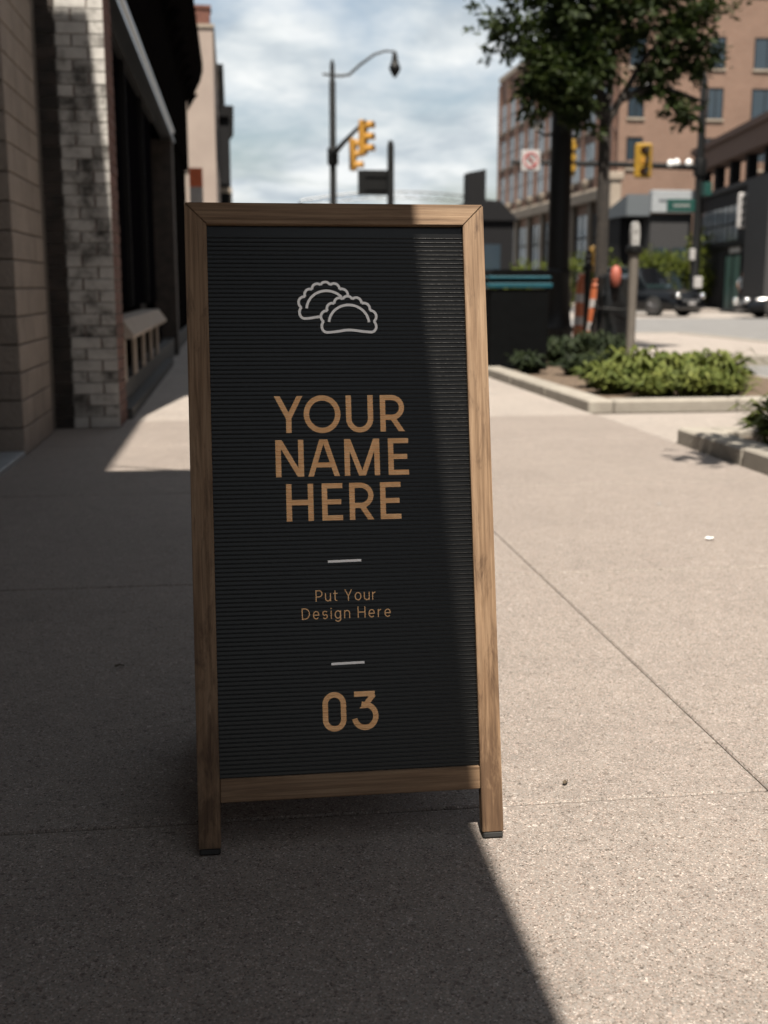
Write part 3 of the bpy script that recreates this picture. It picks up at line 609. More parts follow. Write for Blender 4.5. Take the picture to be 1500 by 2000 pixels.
# ------------------------------------------------------------------ vehicles
def car(name, label, loc, rz, long_=4.7, h=1.78, w=1.92, suv=True, group=None):
    t = thing(name, label, 'car', loc, rz, group)
    hl = long_ / 2; belt = h * .56
    # lower body: stations along x with half width and height, rounded section
    def loft(stations, zs, mat, nm, smooth=True):
        mb = MB(); n = len(zs(0)); k = 0
        for i, (x, sc, top) in enumerate(stations):
            for (yy, zz) in zs(i): mb.v.append((x, yy * sc, zz))
        for i in range(len(stations) - 1):
            for j in range(n):
                mb.f.append((i * n + j, i * n + (j + 1) % n, (i + 1) * n + (j + 1) % n, (i + 1) * n + j)); mb.m.append(0)
        mb.f.append(tuple(range(n))); mb.m.append(0); mb.f.append(tuple(range((len(stations) - 1) * n, len(stations) * n))); mb.m.append(0)
        return part(nm, mb, mat, t, smooth)
    st = [(-hl, .8, belt * .92), (-hl + .08, .93, belt), (-hl + .5, 1, belt), (-.6, 1, belt), (.75, 1, belt), (1.0, 1, belt * .98), (hl - .35, .97, belt * .9), (hl - .08, .88, belt * .8), (hl, .78, belt * .66)]
    def sec(i):
        top = st[i][2]; hw = w / 2; lo = .24 if 0 < i < len(st) - 1 else .36
        return [(-hw * .9, lo), (-hw, lo + .14), (-hw, top * .62), (-hw * .96, top * .88), (-hw * .86, top), (hw * .86, top), (hw * .96, top * .88), (hw, top * .62), (hw, lo + .14), (hw * .9, lo)]
    body = loft(st, sec, 'car_black', 'body')
    cab0, cab1 = (-hl + .12, 1.05) if suv else (-hl + .55, .85)
    rf0, rf1 = (-hl + .55, .2) if suv else (-.95, -.02)
    cs = [(cab0, 0), (rf0, 1), ((rf0 + rf1) / 2, 1.03), (rf1, 1), (cab1, 0)]
    mb = MB(); bz = belt - .03
    for x, k in cs:
        hw = w / 2 * (.87 - .15 * min(k, 1)); zt = bz + (h - bz) * k
        for yy, zz in ((-w / 2 * .86, bz), (-hw, zt - .05 * k), (-hw * .85, zt), (hw * .85, zt), (hw, zt - .05 * k), (w / 2 * .86, bz)): mb.v.append((x, yy, zz))
    for i in range(4):
        for j in range(5): mb.f.append((i * 6 + j, i * 6 + j + 1, i * 6 + 7 + j, i * 6 + 6 + j)); mb.m.append(0)
    part('cabin', mb, 'car_black', t, True)
    def quad(nm, pts, mat, off):
        c = [Vector(p) for p in pts]; n = (c[1] - c[0]).cross(c[2] - c[0]).normalized()
        if n.dot(Vector(off)) < 0: n = -n
        v = [tuple(p + n * .012) for p in c] + [tuple(p - n * .01) for p in c]
        m_ = len(c)
        part(nm, MB().add(v, [tuple(range(m_)), tuple(range(m_, 2 * m_))] + [(i, (i + 1) % m_, m_ + (i + 1) % m_, m_ + i) for i in range(m_)]), mat, t)
    zt = h - .1
    for s in (-1, 1):
        yb = s * w / 2 * .857; yt = s * w / 2 * .735
        def P(x, k): return (x, yb + (yt - yb) * k, bz + .04 + (zt - bz - .04) * k)
        mid = (rf0 + rf1) / 2
        quad('side_window', [P(cab1 - .25, 0), P(rf1 - .02, .95), P(mid + .06, .97), P(mid + .06, 0)], 'car_glass', (0, s, 0))
        quad('side_window', [P(mid - .04, 0), P(mid - .04, .97), P(rf0 + .05, .95), P(cab0 + .4, 0)], 'car_glass', (0, s, 0))
        part('mirror', MB().cbox(cab1 - .42, cab1 - .28, s * w / 2 * .9 - .06, s * w / 2 * .9 + .16 * s + .06, belt + .02, belt + .17, .03), 'car_black', t)
        hlp = part('headlight', MB().cbox(hl - .3, hl - .04, s * w * .36 - .2, s * w * .36 + .14, belt * .66, belt * .84, .04), 'dark_trim', t)
        part('lens', MB().tube([(hl - .06, s * w * .37, belt * .75), (hl + .0, s * w * .37, belt * .75), (hl + .035, s * w * .37, belt * .75), (hl + .05, s * w * .37, belt * .75)], [.1, .095, .06, .01], 16), 'chrome', hlp, True)
        part('tail_light', MB().cbox(-hl - .02, -hl + .1, s * w * .4 - .1, s * w * .4 + .1, belt * .72, belt * .98, .02), 'tail_red', t)
        for x in (-hl + .95, hl - .95):
            wl = thing_wheel(t, x, s * (w / 2 - .1), s)
    quad('windscreen', [(cab1 - .06, -w * .4, bz + .05), (cab1 - .06, w * .4, bz + .05), (rf1 + .05, w * .33, zt), (rf1 + .05, -w * .33, zt)], 'car_glass', (1, 0, 1))
    part('grille', MB().cbox(hl - .06, hl + .02, -w * .26, w * .26, belt * .45, belt * .68, .02), 'dark_trim', t)
    part('grille_bar', MB().cbox(hl + .0, hl + .035, -w * .26, w * .26, belt * .56, belt * .6, .008), 'chrome', t)
    part('bumper', MB().cbox(hl - .2, hl + .05, -w * .46, w * .46, .28, belt * .42, .05), 'car_black', t)
    part('number_plate', MB().cbox(hl + .05, hl + .065, -.2, .2, .42, .53, .004), 'sign_white', t)
    return t
def thing_wheel(t, x, y, s, r=.36):
    ty = part('wheel', MB().tube([(0, -.11 * s, 0), (0, -.1 * s, 0), (0, .1 * s, 0), (0, .12 * s, 0)], [r - .05, r, r, r - .06], 22), 'tyre_mat', t, True, (x, y, r))
    mb = MB().tube([(0, .1 * s, 0), (0, .123 * s, 0)], [.235, .24], 20)
    for k in range(5):
        a = 2 * math.pi * k / 5; mb.tube([(0, .125 * s, 0), (.2 * math.cos(a), .13 * s, .2 * math.sin(a))], [.045, .035], 6)
    part('rim', mb, 'rim_mat', ty)
    return ty
car('sport_utility_vehicle', 'black sport utility vehicle turning through the junction', (15.1, 42.4, -.12), R(-58))
car('parked_car', 'black car nosing in from the right edge before the arcade building', (19.75, 38.6, -.12), R(172), 4.5, 1.42, 1.8, False)

# person in white shirt beyond the parked car
def person(label, loc, rz):
    pts = {'pelvis': (0, 0, .93, .13, .1), 'waist': (0, 0, 1.08, .125, .095), 'chest': (0, .01, 1.28, .16, .11), 'neckb': (0, 0, 1.43, .07, .06), 'neck': (0, -.01, 1.5, .05, .05), 'headl': (0, -.015, 1.57, .075, .085), 'headt': (0, -.01, 1.68, .07, .08)}
    for s, n in ((-1, 'l'), (1, 'r')):
        pts.update({'sh' + n: (s * .17, 0, 1.39, .065, .06), 'el' + n: (s * .24, .02, 1.12, .045, .045), 'wr' + n: (s * .24, -.1, .9, .03, .03), 'ha' + n: (s * .235, -.15, .82, .035, .02),
                    'hp' + n: (s * .09, 0, .86, .09, .09), 'kn' + n: (s * .1, -.02 - .04 * s, .49, .06, .06), 'an' + n: (s * .1, .03 + .05 * s, .09, .04, .04), 'to' + n: (s * .11, -.1 + .05 * s, .04, .04, .03)})
    names = list(pts); E_ = [('pelvis', 'waist'), ('waist', 'chest'), ('chest', 'neckb'), ('neckb', 'neck'), ('neck', 'headl'), ('headl', 'headt')]
    for n in 'lr': E_ += [('chest', 'sh' + n), ('sh' + n, 'el' + n), ('el' + n, 'wr' + n), ('wr' + n, 'ha' + n), ('pelvis', 'hp' + n), ('hp' + n, 'kn' + n), ('kn' + n, 'an' + n), ('an' + n, 'to' + n)]
    me = bpy.data.meshes.new('person_body'); me.from_pydata([pts[n][:3] for n in names], [(names.index(a), names.index(b)) for a, b in E_], [])
    o = bpy.data.objects.new('body', me); COL.objects.link(o)
    md = o.modifiers.new('skin', 'SKIN'); sv = me.skin_vertices[0].data
    for i, n in enumerate(names): sv[i].radius = pts[n][3:]; sv[i].use_root = (n == 'pelvis')
    o.modifiers.new('sub', 'SUBSURF').levels = 2; o.modifiers['sub'].render_levels = 2
    dg = bpy.context.evaluated_depsgraph_get(); me2 = bpy.data.meshes.new_from_object(o.evaluated_get(dg))
    bpy.data.objects.remove(o)
    for m in ('skin', 'shirt', 'trousers', 'hair'): me2.materials.append(M[m])
    for p in me2.polygons:
        c = p.center; k = 0
        if c.z < .98 and abs(c.x) < .2: k = 2
        elif c.z < 1.46 and not (abs(c.x) > .18 and c.z < 1.2): k = 1
        if c.z > 1.63 or (c.z > 1.52 and c.y > .03): k = 3
        p.material_index = k; p.use_smooth = True
    t = thing('person', label, 'person', loc, rz)
    link('body', me2, t)
    part('nose', MB().cbox(-.012, .012, -.115, -.08, 1.57, 1.61, .005), 'skin', t)
    return t
person('person in pale shirt standing behind the black car at right', (20.55, 45.5, -.114), R(20))

# ------------------------------------------------------------------ street furniture near the planting strip
bn = thing('litter_bin', 'big black street bin with teal bands beside the sign frame', 'bin', (3.1, 12.75, .045))
part('body', MB().prism([(-.32, -.25), (.32, -.25), (.34, -.2), (.34, .2), (.32, .25), (-.32, .25), (-.34, .2), (-.34, -.2)], 0, .88, 2), 'bin_black', bn)
part('band', MB().cbox(-.365, .365, -.275, .275, .89, .945, .01), 'bin_teal', bn)
part('band', MB().cbox(-.35, .35, -.265, .265, .985, 1.02, .01), 'bin_teal', bn)
part('collar', B(-.33, .33, -.25, .25, .946, .984), 'bin_black', bn)
part('lid', MB().prism([(-.34, 1.021), (.34, 1.021), (.3, 1.09), (-.3, 1.09)], -.25, .25), 'bin_black', bn)

lq = thing('lamp_post', 'thick black lamp post with moulded base rising into the leaves', 'lamp post', (4.93, 17.5, -.001))
part('base', MB().lathe([(.26, 0), (.26, .08), (.24, .1), (.24, .26), (.26, .28), (.26, .34), (.22, .38), (.2, .6), (.185, 1.1), (.195, 1.14), (.195, 1.19), (.17, 1.22)], 24), 'pole_black', lq, True)
part('shaft', MB().lathe([(.168, 1.22), (.16, 2.8), (.145, 5.6), (.12, 7.2), (.05, 7.3)], 20), 'pole_black', lq, True)
part('side_arm', MB().tube([(0, 0, 3.2), (-.25, 0, 3.17), (-.38, 0, 3.23)], .018, 8), 'pole_black', lq, True)
part('side_lamp', MB().lathe([(.05, -.05), (.075, -.02), (.075, .04), (.04, .075)], 14, (-.38, 0, 3.3)), 'lamp_glass', lq, True)
part('lamp_arm', MB().tube([(0, 0, 7.1), (.5, 0, 7.4), (1.2, 0, 7.5)], .04, 8), 'pole_black', lq, True)

def channelizer(label, loc, tilt, group):
    t = thing('traffic_delineator', label, 'traffic cone', loc, group=group, rot=(0, R(tilt), 0))
    part('foot', MB().prism([(-.19, -.19), (.19, -.19), (.19, .19), (-.19, .19)], 0, .07, 2), 'cone_orange', t)
    seg = [(0.07, .34, 'cone_orange'), (.34, .48, 'tape_white'), (.48, .70, 'cone_orange'), (.70, .84, 'tape_white'), (.84, 1.02, 'cone_orange')]
    for a, b, m in seg:
        part('tube_band', MB().lathe([(.105 - .02 * a, a), (.105 - .02 * b, b)], 16), m, t, True)
    part('handle', MB().lathe([(.06, 1.02), (.085, 1.06), (.05, 1.1), (.08, 1.14), (.02, 1.16)], 14), 'cone_orange', t, True)
    return t
channelizer('orange and white striped delineator left of the dark meter post', (5.53, 18.3, 0), 1.5, 'striped delineators on the corner')
channelizer('orange and white striped delineator standing right of the dark meter post', (5.02, 16.0, .045), 3, 'striped delineators on the corner').scale = (.87, .87, .87)
hy = thing('yellow_hood', 'tall yellow hood with green ball on a pole behind the delineator', 'marker', (5.93, 18.95, 0))
part('pole', MB().lathe([(.03, 0), (.03, 1.2)], 8), 'pole_black', hy); part('hood', MB().lathe([(.1, 1.2), (.12, 1.3), (.11, 1.5), (.05, 1.62)], 14), 'hood_yellow', hy, True)
part('ball', MB().lathe([(.01, 1.0), (.09, 1.05), (.11, 1.12), (.09, 1.19)], 14), 'bush_leaf', hy, True)
def meter(name, label, loc, post, head, hgt, dark):
    t = thing(name, label, 'parking meter', loc)
    k = hgt / 1.6
    part('post', MB().lathe([(.055, 0), (.05, .03), (.045, .6 * k), (.052, 1.27 * k)], 14), post, t, True)
    part('collar', MB().lathe([(.06, 1.27 * k), (.085, 1.29 * k), (.085, 1.34 * k), (.06, 1.36 * k)], 14), 'pole_black', t, True)
    h_ = part('head', MB().prism([(-.04, 1.36 * k), (.04, 1.36 * k), (.044, 1.5 * k), (.036, 1.57 * k), (.016, 1.605 * k), (-.016, 1.605 * k), (-.036, 1.57 * k), (-.044, 1.5 * k)], -.04, .04), head, t)
    part('display', MB().cbox(-.025, .025, -.046, -.041, 1.5 * k, 1.53 * k, .002), 'meter_steel', h_)
    part('coin_plate', MB().cbox(-.02, .02, -.045, -.041, 1.4 * k, 1.43 * k, .002), 'meter_steel', h_)
    return t
meter('parking_meter', 'grey steel parking meter standing among the green plants', (4.13, 11.8, .045), 'meter_post', 'meter_steel', 1.56, False)
meter('parking_meter', 'dark parking meter between the two striped delineators', (5.4, 17.5, 0), 'pole_black', 'pole_black', 1.5, True)

# bulky thing under black sheeting with a round red warning lamp
bg = thing('covered_box', 'bulky box wrapped in black plastic sheeting beside the delineators', 'covered box', (5.2, 15.6, .045))
bm = bmesh.new(); bmesh.ops.create_cube(bm, size=1); bmesh.ops.subdivide_edges(bm, edges=bm.edges[:], cuts=7, use_grid_fill=True)
for v in bm.verts:
    x, y, z = v.co; f = 1 - .28 * (z + .5)
    n = math.sin(x * 9 + z * 5) * .02 + math.sin(y * 11 - z * 7 + x * 4) * .02 + random.uniform(-.012, .012)
    l = math.hypot(x, y) or 1; sq_ = .86 + .14 * max(abs(x), abs(y)) / l
    v.co = ((x * .55 * f + n) * sq_ + .03 * z, (y * .5 * f + n) * sq_, (z + .5) * 1.06 + (n if z > -.45 else 0))
mb = MB(); mb.bm(bm); part('sheeting', mb, 'sheeting', bg, True)
part('strap', MB().tube([(-.24, -.25, .62), (0, -.27, .6), (.24, -.25, .63), (.25, .2, .62), (-.24, .2, .62), (-.24, -.25, .62)], .012, 6), 'pole_black', bg)
wl = thing('warning_lamp', 'round red warning lamp on top of the black covered box', 'lamp', (5.12, 15.32, .95))
part('lens', MB().lathe([(.03, 0), (.06, .03), (.075, .14), (.06, .24), (.02, .28)], 16), 'warning_red', wl, True); part('mount', B(-.03, .03, .02, .08, -.05, .1), 'pole_black', wl)

# ------------------------------------------------------------------ foliage
def leaf_cloud(pts, size, droop=.3, aspect=.45, seed=1):
    """small pointed leaf faces around the given points"""
    rnd = random.Random(seed); v = []; f = []
    for (p, out) in pts:
        s = size * rnd.uniform(.6, 1.35)
        d = (Vector((rnd.gauss(0, 1), rnd.gauss(0, 1), rnd.gauss(0, .6) - droop)) + out * .8).normalized()
        a = d.cross(Vector((rnd.gauss(0, .6), rnd.gauss(0, .6), 1))).normalized()
        q = Vector(p); k = len(v); u = d.cross(a)
        v += [tuple(q), tuple(q + d * s * .5 + a * s * aspect * .5 + u * s * .06), tuple(q + d * s), tuple(q + d * s * .5 - a * s * aspect * .5 + u * s * .06)]
        f.append((k, k + 1, k + 2, k + 3))
    return v, f
def make_tree(name, label, loc, limbs, clumps, leaf, nleaf, seed, trunk_r=.1, group=None, trunk_top=3.2):
    rnd = random.Random(seed)
    t = thing(name, label, 'tree', loc, group=group)
    part('trunk', MB().tube([(0, 0, 0), (.01, 0, .3), (.0, .01, trunk_top * .5), (-.02, .02, trunk_top), (-.02, .02, trunk_top + .15)], [trunk_r * 1.35, trunk_r * 1.05, trunk_r, trunk_r * .85, trunk_r * .7], 12), 'bark', t, True)
    for l in limbs:
        part('limb', MB().tube(l, [trunk_r * .55 * (1 - .8 * i / (len(l) - 1)) + .008 for i in range(len(l))], 8), 'bark', t, True)
    pts = []
    for (c, r, n) in clumps:
        c = Vector(c); r = Vector(r) if hasattr(r, '__len__') else Vector((r, r, r * .75))
        sprays = max(4, int(n / 21))
        for _ in range(sprays):                 # leaves sit on twig sprays
            d = Vector((rnd.gauss(0, 1), rnd.gauss(0, 1), rnd.gauss(0, 1))).normalized()
            e = c + Vector((d.x * r.x, d.y * r.y, d.z * r.z)) * (rnd.uniform(.45, 1.0) if rnd.random() < .72 else rnd.uniform(1.0, 1.5))
            s0 = c + (e - c) * .35
            for q in range(26):
                k = rnd.random() ** .6
                p = s0.lerp(e, k) + Vector((rnd.gauss(0, .06), rnd.gauss(0, .06), rnd.gauss(0, .045) - .08 * k))
                pts.append((p, d))
    v, f = leaf_cloud(pts, leaf, .35, .5, seed)
    link('crown', raw_mesh('crown', v, f, nleaf), t)
    return t
T = (5.29, 16.5)
limbs = [[(-.02, .02, 3.2), (-.12, 0, 3.6), (-.35, -.05, 4.1), (-.75, -.1, 4.7), (-1.2, 0, 5.1)],
         [(-.02, .02, 3.2), (.06, .05, 3.8), (.12, .1, 4.6), (.1, 0, 5.6)],
         [(-.02, .02, 3.15), (.2, 0, 3.55), (.5, -.1, 4.1), (.95, -.1, 4.5), (1.3, 0, 4.8)],
         [(-.02, .02, 3.2), (-.05, .2, 3.9), (-.25, .5, 4.7), (-.3, .6, 5.5)],
         [(-.02, .02, 3.25), (-.25, -.1, 3.5), (-.55, -.2, 3.75), (-.85, -.3, 3.8)],
         [(.2, 0, 3.55), (.6, -.1, 3.7), (1.0, -.15, 3.62), (1.35, -.2, 3.5)]]
clumps = [((-1.25, -.1, 4.45), (.62, .6, .42), 800), ((-.75, -.2, 4.85), (.7, .7, .5), 1100), ((-.8, -.25, 4.1), (.48, .5, .4), 900), ((-1.0, -.5, 3.7), (.34, .4, .45), 1100), ((-.62, -.5, 3.55), (.34, .4, .5), 1200), ((-.35, -.3, 4.0), (.4, .4, .35), 800),
          ((-.2, 0, 4.75), (.7, .7, .55), 1000), ((.45, 0, 4.7), (.65, .7, .5), 1000), ((1.05, -.1, 4.6), (.55, .6, .45), 900), ((1.25, -.1, 4.15), (.4, .5, .3), 520), ((.7, -.1, 4.05), (.45, .5, .3), 520),
          ((.55, -.15, 3.72), (.22, .3, .12), 120), ((.95, -.2, 3.5), (.3, .3, .13), 190), ((1.2, -.2, 3.36), (.2, .25, .12), 140),
          ((-.5, .2, 5.5), (1, 1, .6), 1200), ((.6, .2, 5.5), (1, 1, .6), 1200), ((0, .2, 6.1), (1, 1, .6), 1000), ((-1.3, 0, 5.3), (.6, .6, .4), 600), ((-.3, .8, 4.9), (.8, .5, .6), 600)]
make_tree('street_tree', 'young leafy street tree with slender forked trunk right of the lamp post', (T[0], T[1], 0), limbs, clumps, .125, 'tree_leaf', 11, .095)
limbs2 = [[(0, 0, 2.6), (-.3, .1, 3.1), (-.9, .3, 3.8)], [(0, 0, 2.6), (.3, 0, 3.3), (.6, .2, 4.2)], [(0, 0, 2.6), (0, .3, 3.3), (-.1, .6, 4.2)], [(0, 0, 2.6), (0, -.3, 3.3), (.1, -.7, 4.1)]]
make_tree('street_tree', 'tree just outside the right edge throwing dappled shade by the nearer bed', (3.75, 3.9, .05), limbs2,
          [((-.95, .35, 3.7), (.5, .55, .3), 220), ((-1.35, .1, 3.9), (.3, .5, .2), 90), ((.4, .2, 4.2), (.8, .8, .5), 700), ((-.1, .7, 4.1), (.7, .6, .5), 500), ((.1, -.7, 4.1), (.7, .6, .5), 600), ((0, 0, 4.7), (.9, .9, .4), 600)], .14, 'tree_leaf', 23, .08, trunk_top=2.6)

# mounding bed plants
def clump_mesh(seed, n=240, r=.25, h=.28):
    rnd = random.Random(seed); v = []; f = []
    for i in range(n):
        a = rnd.uniform(0, 2 * math.pi); el = rnd.uniform(.15, 1.0); s = rnd.uniform(.55, 1.15)
        base = Vector((rnd.gauss(0, .06), rnd.gauss(0, .06), 0)); out = Vector((math.cos(a), math.sin(a), 0)); side = Vector((-math.sin(a), math.cos(a), 0))
        ln = r * s * (1.25 - el * .45); up = h * s * (.35 + .75 * el); wd = rnd.uniform(.012, .024)
        p0 = base; p1 = base + out * ln * .35 + Vector((0, 0, up * .8)); p2 = base + out * ln * .75 + Vector((0, 0, up)); p3 = base + out * ln * 1.1 + Vector((0, 0, up * .78))
        tw = side * wd + Vector((0, 0, rnd.uniform(-.012, .012))); k = len(v)
        v += [tuple(p0 - side * .006), tuple(p0 + side * .006), tuple(p1 - tw * .7), tuple(p1 + tw * .7), tuple(p2 - tw), tuple(p2 + tw), tuple(p3)]
        f += [(k, k + 1, k + 3, k + 2), (k + 2, k + 3, k + 5, k + 4), (k + 4, k + 5, k + 6)]
    return raw_mesh('leaves', v, f, 'bed_leaf')
CL = [clump_mesh(40 + i) for i in range(4)]
stemm = MB().lathe([(.05, -.02), (.04, .02), (.01, .06)], 8).mesh('crown_base', 'mulch')
SHADED_CL = []
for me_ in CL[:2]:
    d_ = me_.copy(); d_.materials.clear(); d_.materials.append(M['shaded_bed_leaf']); SHADED_CL.append(d_)
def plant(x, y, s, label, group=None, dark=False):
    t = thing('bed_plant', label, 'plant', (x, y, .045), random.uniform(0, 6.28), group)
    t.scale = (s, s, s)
    link('leaves', random.choice(SHADED_CL if dark else CL), t); link('stem_base', stemm, t)
g1 = 'green plants along the front of the planting bed'
front = [(3.2, 9.6), (3.4, 9.25), (3.58, 9.32), (3.78, 9.2), (3.96, 9.34), (4.12, 9.24)]
fl = ['leftmost green plant in the front row behind the bed corner', 'second green plant from the bed corner in the front row', 'third green plant from the bed corner in the front row',
      'fourth green plant from the bed corner in the front row', 'fifth green plant from the bed corner in the front row', 'rightmost green plant in the front row of the bed']
for (x, y), l in zip(front, fl): plant(x, y, random.uniform(.6, 1.0), l, g1)
mid_ = [(3.3, 10.2), (3.55, 9.85), (3.82, 9.95), (4.08, 10.0), (4.28, 9.8)]
ml_ = ['leftmost green plant in the second row of the bed', 'second row plant left of the meter post foot', 'second row plant just in front of the meter post', 'second row plant right of the meter post', 'rightmost green plant in the second row of the bed']
for (x, y), l in zip(mid_, ml_): plant(x, y, random.uniform(.72, 1.2), l, 'green plants in the second row of the bed')
rl = ['small shaded plant at the left rear corner of the bed', 'shaded plant in front of the bin', 'shaded plant right of the bin foot', 'plant behind the meter post', 'rear plant at the right end of the bed']
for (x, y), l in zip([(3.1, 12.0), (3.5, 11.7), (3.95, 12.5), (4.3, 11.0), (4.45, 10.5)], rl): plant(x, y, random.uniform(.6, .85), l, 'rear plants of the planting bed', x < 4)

for (x, y), l in zip([(3.12, 6.2), (3.45, 5.95), (3.7, 6.3), (3.3, 5.5)], ['green plant at the left tip of the nearer bed', 'plant cut by the right edge in the nearer bed', 'rear plant of the nearer bed at the right edge', 'front plant of the nearer bed at the right edge']):
    plant(x, y, random.uniform(.95, 1.15), l, 'plants of the nearer bed')

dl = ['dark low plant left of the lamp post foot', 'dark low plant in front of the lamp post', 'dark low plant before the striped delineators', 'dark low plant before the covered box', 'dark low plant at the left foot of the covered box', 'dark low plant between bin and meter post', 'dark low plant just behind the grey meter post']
for (x, y), l in zip([(3.75, 14.0), (4.2, 14.3), (4.6, 14.6), (4.95, 14.8), (4.85, 15.5), (3.75, 13.2), (4.4, 13.3)], dl): plant(x, y, random.uniform(.85, 1.1), l, 'rear bed plants coloured dark as if in shade', True)

# bushes beyond the junction
def bush(label, loc, rx, h, seed):
    rnd = random.Random(seed); t = thing('bush', label, 'bush', loc, group='bushes beyond the junction')
    pts = []
    for k in range(14):
        c = Vector((rnd.uniform(-rx, rx), rnd.uniform(-.6, .6), rnd.uniform(.4, h)))
        for _ in range(90):
            d = Vector((rnd.gauss(0, 1), rnd.gauss(0, 1), rnd.gauss(0, 1))).normalized(); pts.append((c + d * rnd.uniform(.15, .55), d))
    v, f = leaf_cloud(pts, .2, .1, .55, seed); link('foliage', raw_mesh('foliage', v, f, 'bush_leaf'), t)
    part('stem', MB().tube([(0, 0, 0), (.02, 0, h * .8)], [.06, .03], 8), 'bark', t)
bl = [('low green bush behind the bin and lamp post', 12.3, 1.3, 1.5), ('green bush seen between lamp post and tree trunk', 14.9, 1.2, 1.9), ('green bush at the foot of the cream pillar', 17.2, 1.2, 1.9),
      ('green bush above the roof of the black vehicle', 18.9, 1.1, 2.1), ('tall green bush left of the black signal mast', 20.5, .9, 2.7), ('dull green bush right of the signal mast', 22.0, .8, 1.5)]
for i, (l, x, rx, h) in enumerate(bl): bush(l, (x, 50.3 + i * .35, 0 if x > 18 else -.1), rx, h * 1.15, 60 + i)

# ------------------------------------------------------------------ the folding sign
TH = math.atan2(.2314, .97286)
sg = thing('sandwich_board', 'wooden folding pavement sign with black ribbed letter panel', 'sign', (0, 1.83, 0), rot=(-TH, 0, 0))
# local x = world x, local z runs up the tilted front, local y points back
XL, XR, ZT, FW = -.0808, .4475, 1.1245, .0375
D0, D1 = 0.0, .024
def miter_stile(x_out, x_in, zb):
    # upright with mitred top end
    mb = MB(); c = .002
    zi = ZT - FW
    poly = [(x_out, zb), (x_in, zb), (x_in, zi - .0005), (x_out, ZT - .0005)]
    bm = bmesh.new()
    vs = [bm.verts.new((x, D0, z)) for x, z in poly]; vb = [bm.verts.new((x, D1, z)) for x, z in poly]
    bm.faces.new(vs); bm.faces.new(vb[::-1])
    for i in range(4): bm.faces.new([vs[i], vs[(i + 1) % 4], vb[(i + 1) % 4], vb[i]])
    bmesh.ops.recalc_face_normals(bm, faces=bm.faces)
    bmesh.ops.bevel(bm, geom=bm.edges[:], offset=.0013, segments=2, affect='EDGES'); mb.bm(bm); return mb
foot = .013
for nm, xo, xi in (('left_stile', XL, XL + FW), ('right_stile', XR, XR - FW)):
    st_ = part('stile', miter_stile(xo, xi, foot), 'wood_upright', sg)
    a, b = min(xo, xi) + .001, max(xo, xi) - .001
    part('rubber_foot', MB().cbox(a, b, .001, D1 - .001, .0025, foot, .002), 'rubber', st_)
bm = bmesh.new()
poly = [(XL + .0007, ZT), (XR - .0007, ZT), (XR - FW, ZT - FW), (XL + FW, ZT - FW)]
vs = [bm.verts.new((x, D0 - .0006, z)) for x, z in poly]; vb = [bm.verts.new((x, D1, z)) for x, z in poly]
bm.faces.new(vs); bm.faces.new(vb[::-1])
for i in range(4): bm.faces.new([vs[i], vs[(i + 1) % 4], vb[(i + 1) % 4], vb[i]])
bmesh.ops.recalc_face_normals(bm, faces=bm.faces); bmesh.ops.bevel(bm, geom=bm.edges[:], offset=.0013, segments=2, affect='EDGES')
mb = MB(); mb.bm(bm); part('top_rail', mb, 'wood_level', sg)
part('bottom_rail', MB().cbox(XL + FW + .0006, XR - FW - .0006, .003, D1 - .001, .0885, .1285, .0015), 'wood_level', sg)
# ribbed panel
PX0, PX1, PZ0, PZ1, PD = XL + FW - .004, XR - FW + .004, .1275, ZT - FW + .003, .0115
PITCH = .0075; RW, RH = .0026, .0017; Z0R = .1345; Z1R = 1.066
prof_t = [0, .14, .32, .5, .68, .86, 1.0]
def rib_depth(z):
    if z < Z0R or z > Z1R: return PD
    q = (z - Z0R) % PITCH
    if q > RW: return PD
    return PD - RH * math.sqrt(max(0, 1 - (2 * q / RW - 1) ** 2))
levels = [PZ0]; z = Z0R
while z < Z1R:
    levels += [z + RW * t for t in prof_t]; z += PITCH
levels.append(PZ1)
v = []; f = []
for z in levels:
    q = (z - Z0R) / PITCH; k = round((z - Z0R) % PITCH / RW, 3)
    fr = (z - Z0R) - math.floor(q + 1e-6) * PITCH
    dep = PD - (RH * math.sqrt(max(0, 1 - (2 * min(fr / RW, 1) - 1) ** 2)) if Z0R - 1e-6 <= z <= Z1R + RW and fr <= RW * 1.001 and z not in (PZ0, PZ1) else 0)
    v += [(PX0, dep, z), (PX1, dep, z)]
for i in range(len(levels) - 1): f.append((2 * i, 2 * i + 1, 2 * i + 3, 2 * i + 2))
n_ = len(v); v += [(PX0, PD + .006, PZ0), (PX1, PD + .006, PZ0), (PX0, PD + .006, PZ1), (PX1, PD + .006, PZ1)]
f.append((n_, n_ + 2, n_ + 3, n_ + 1))
mi_ = []
for q_ in f:
    d_ = abs(v[q_[0]][1] - v[q_[2]][1]); h_ = abs(v[q_[0]][2] - v[q_[2]][2])
    mi_.append(1 if d_ > 1e-6 and h_ < .01 else 0)
pan = link('panel', raw_mesh('panel', v, f, ['felt_black', 'rib_satin'], mi_), sg)
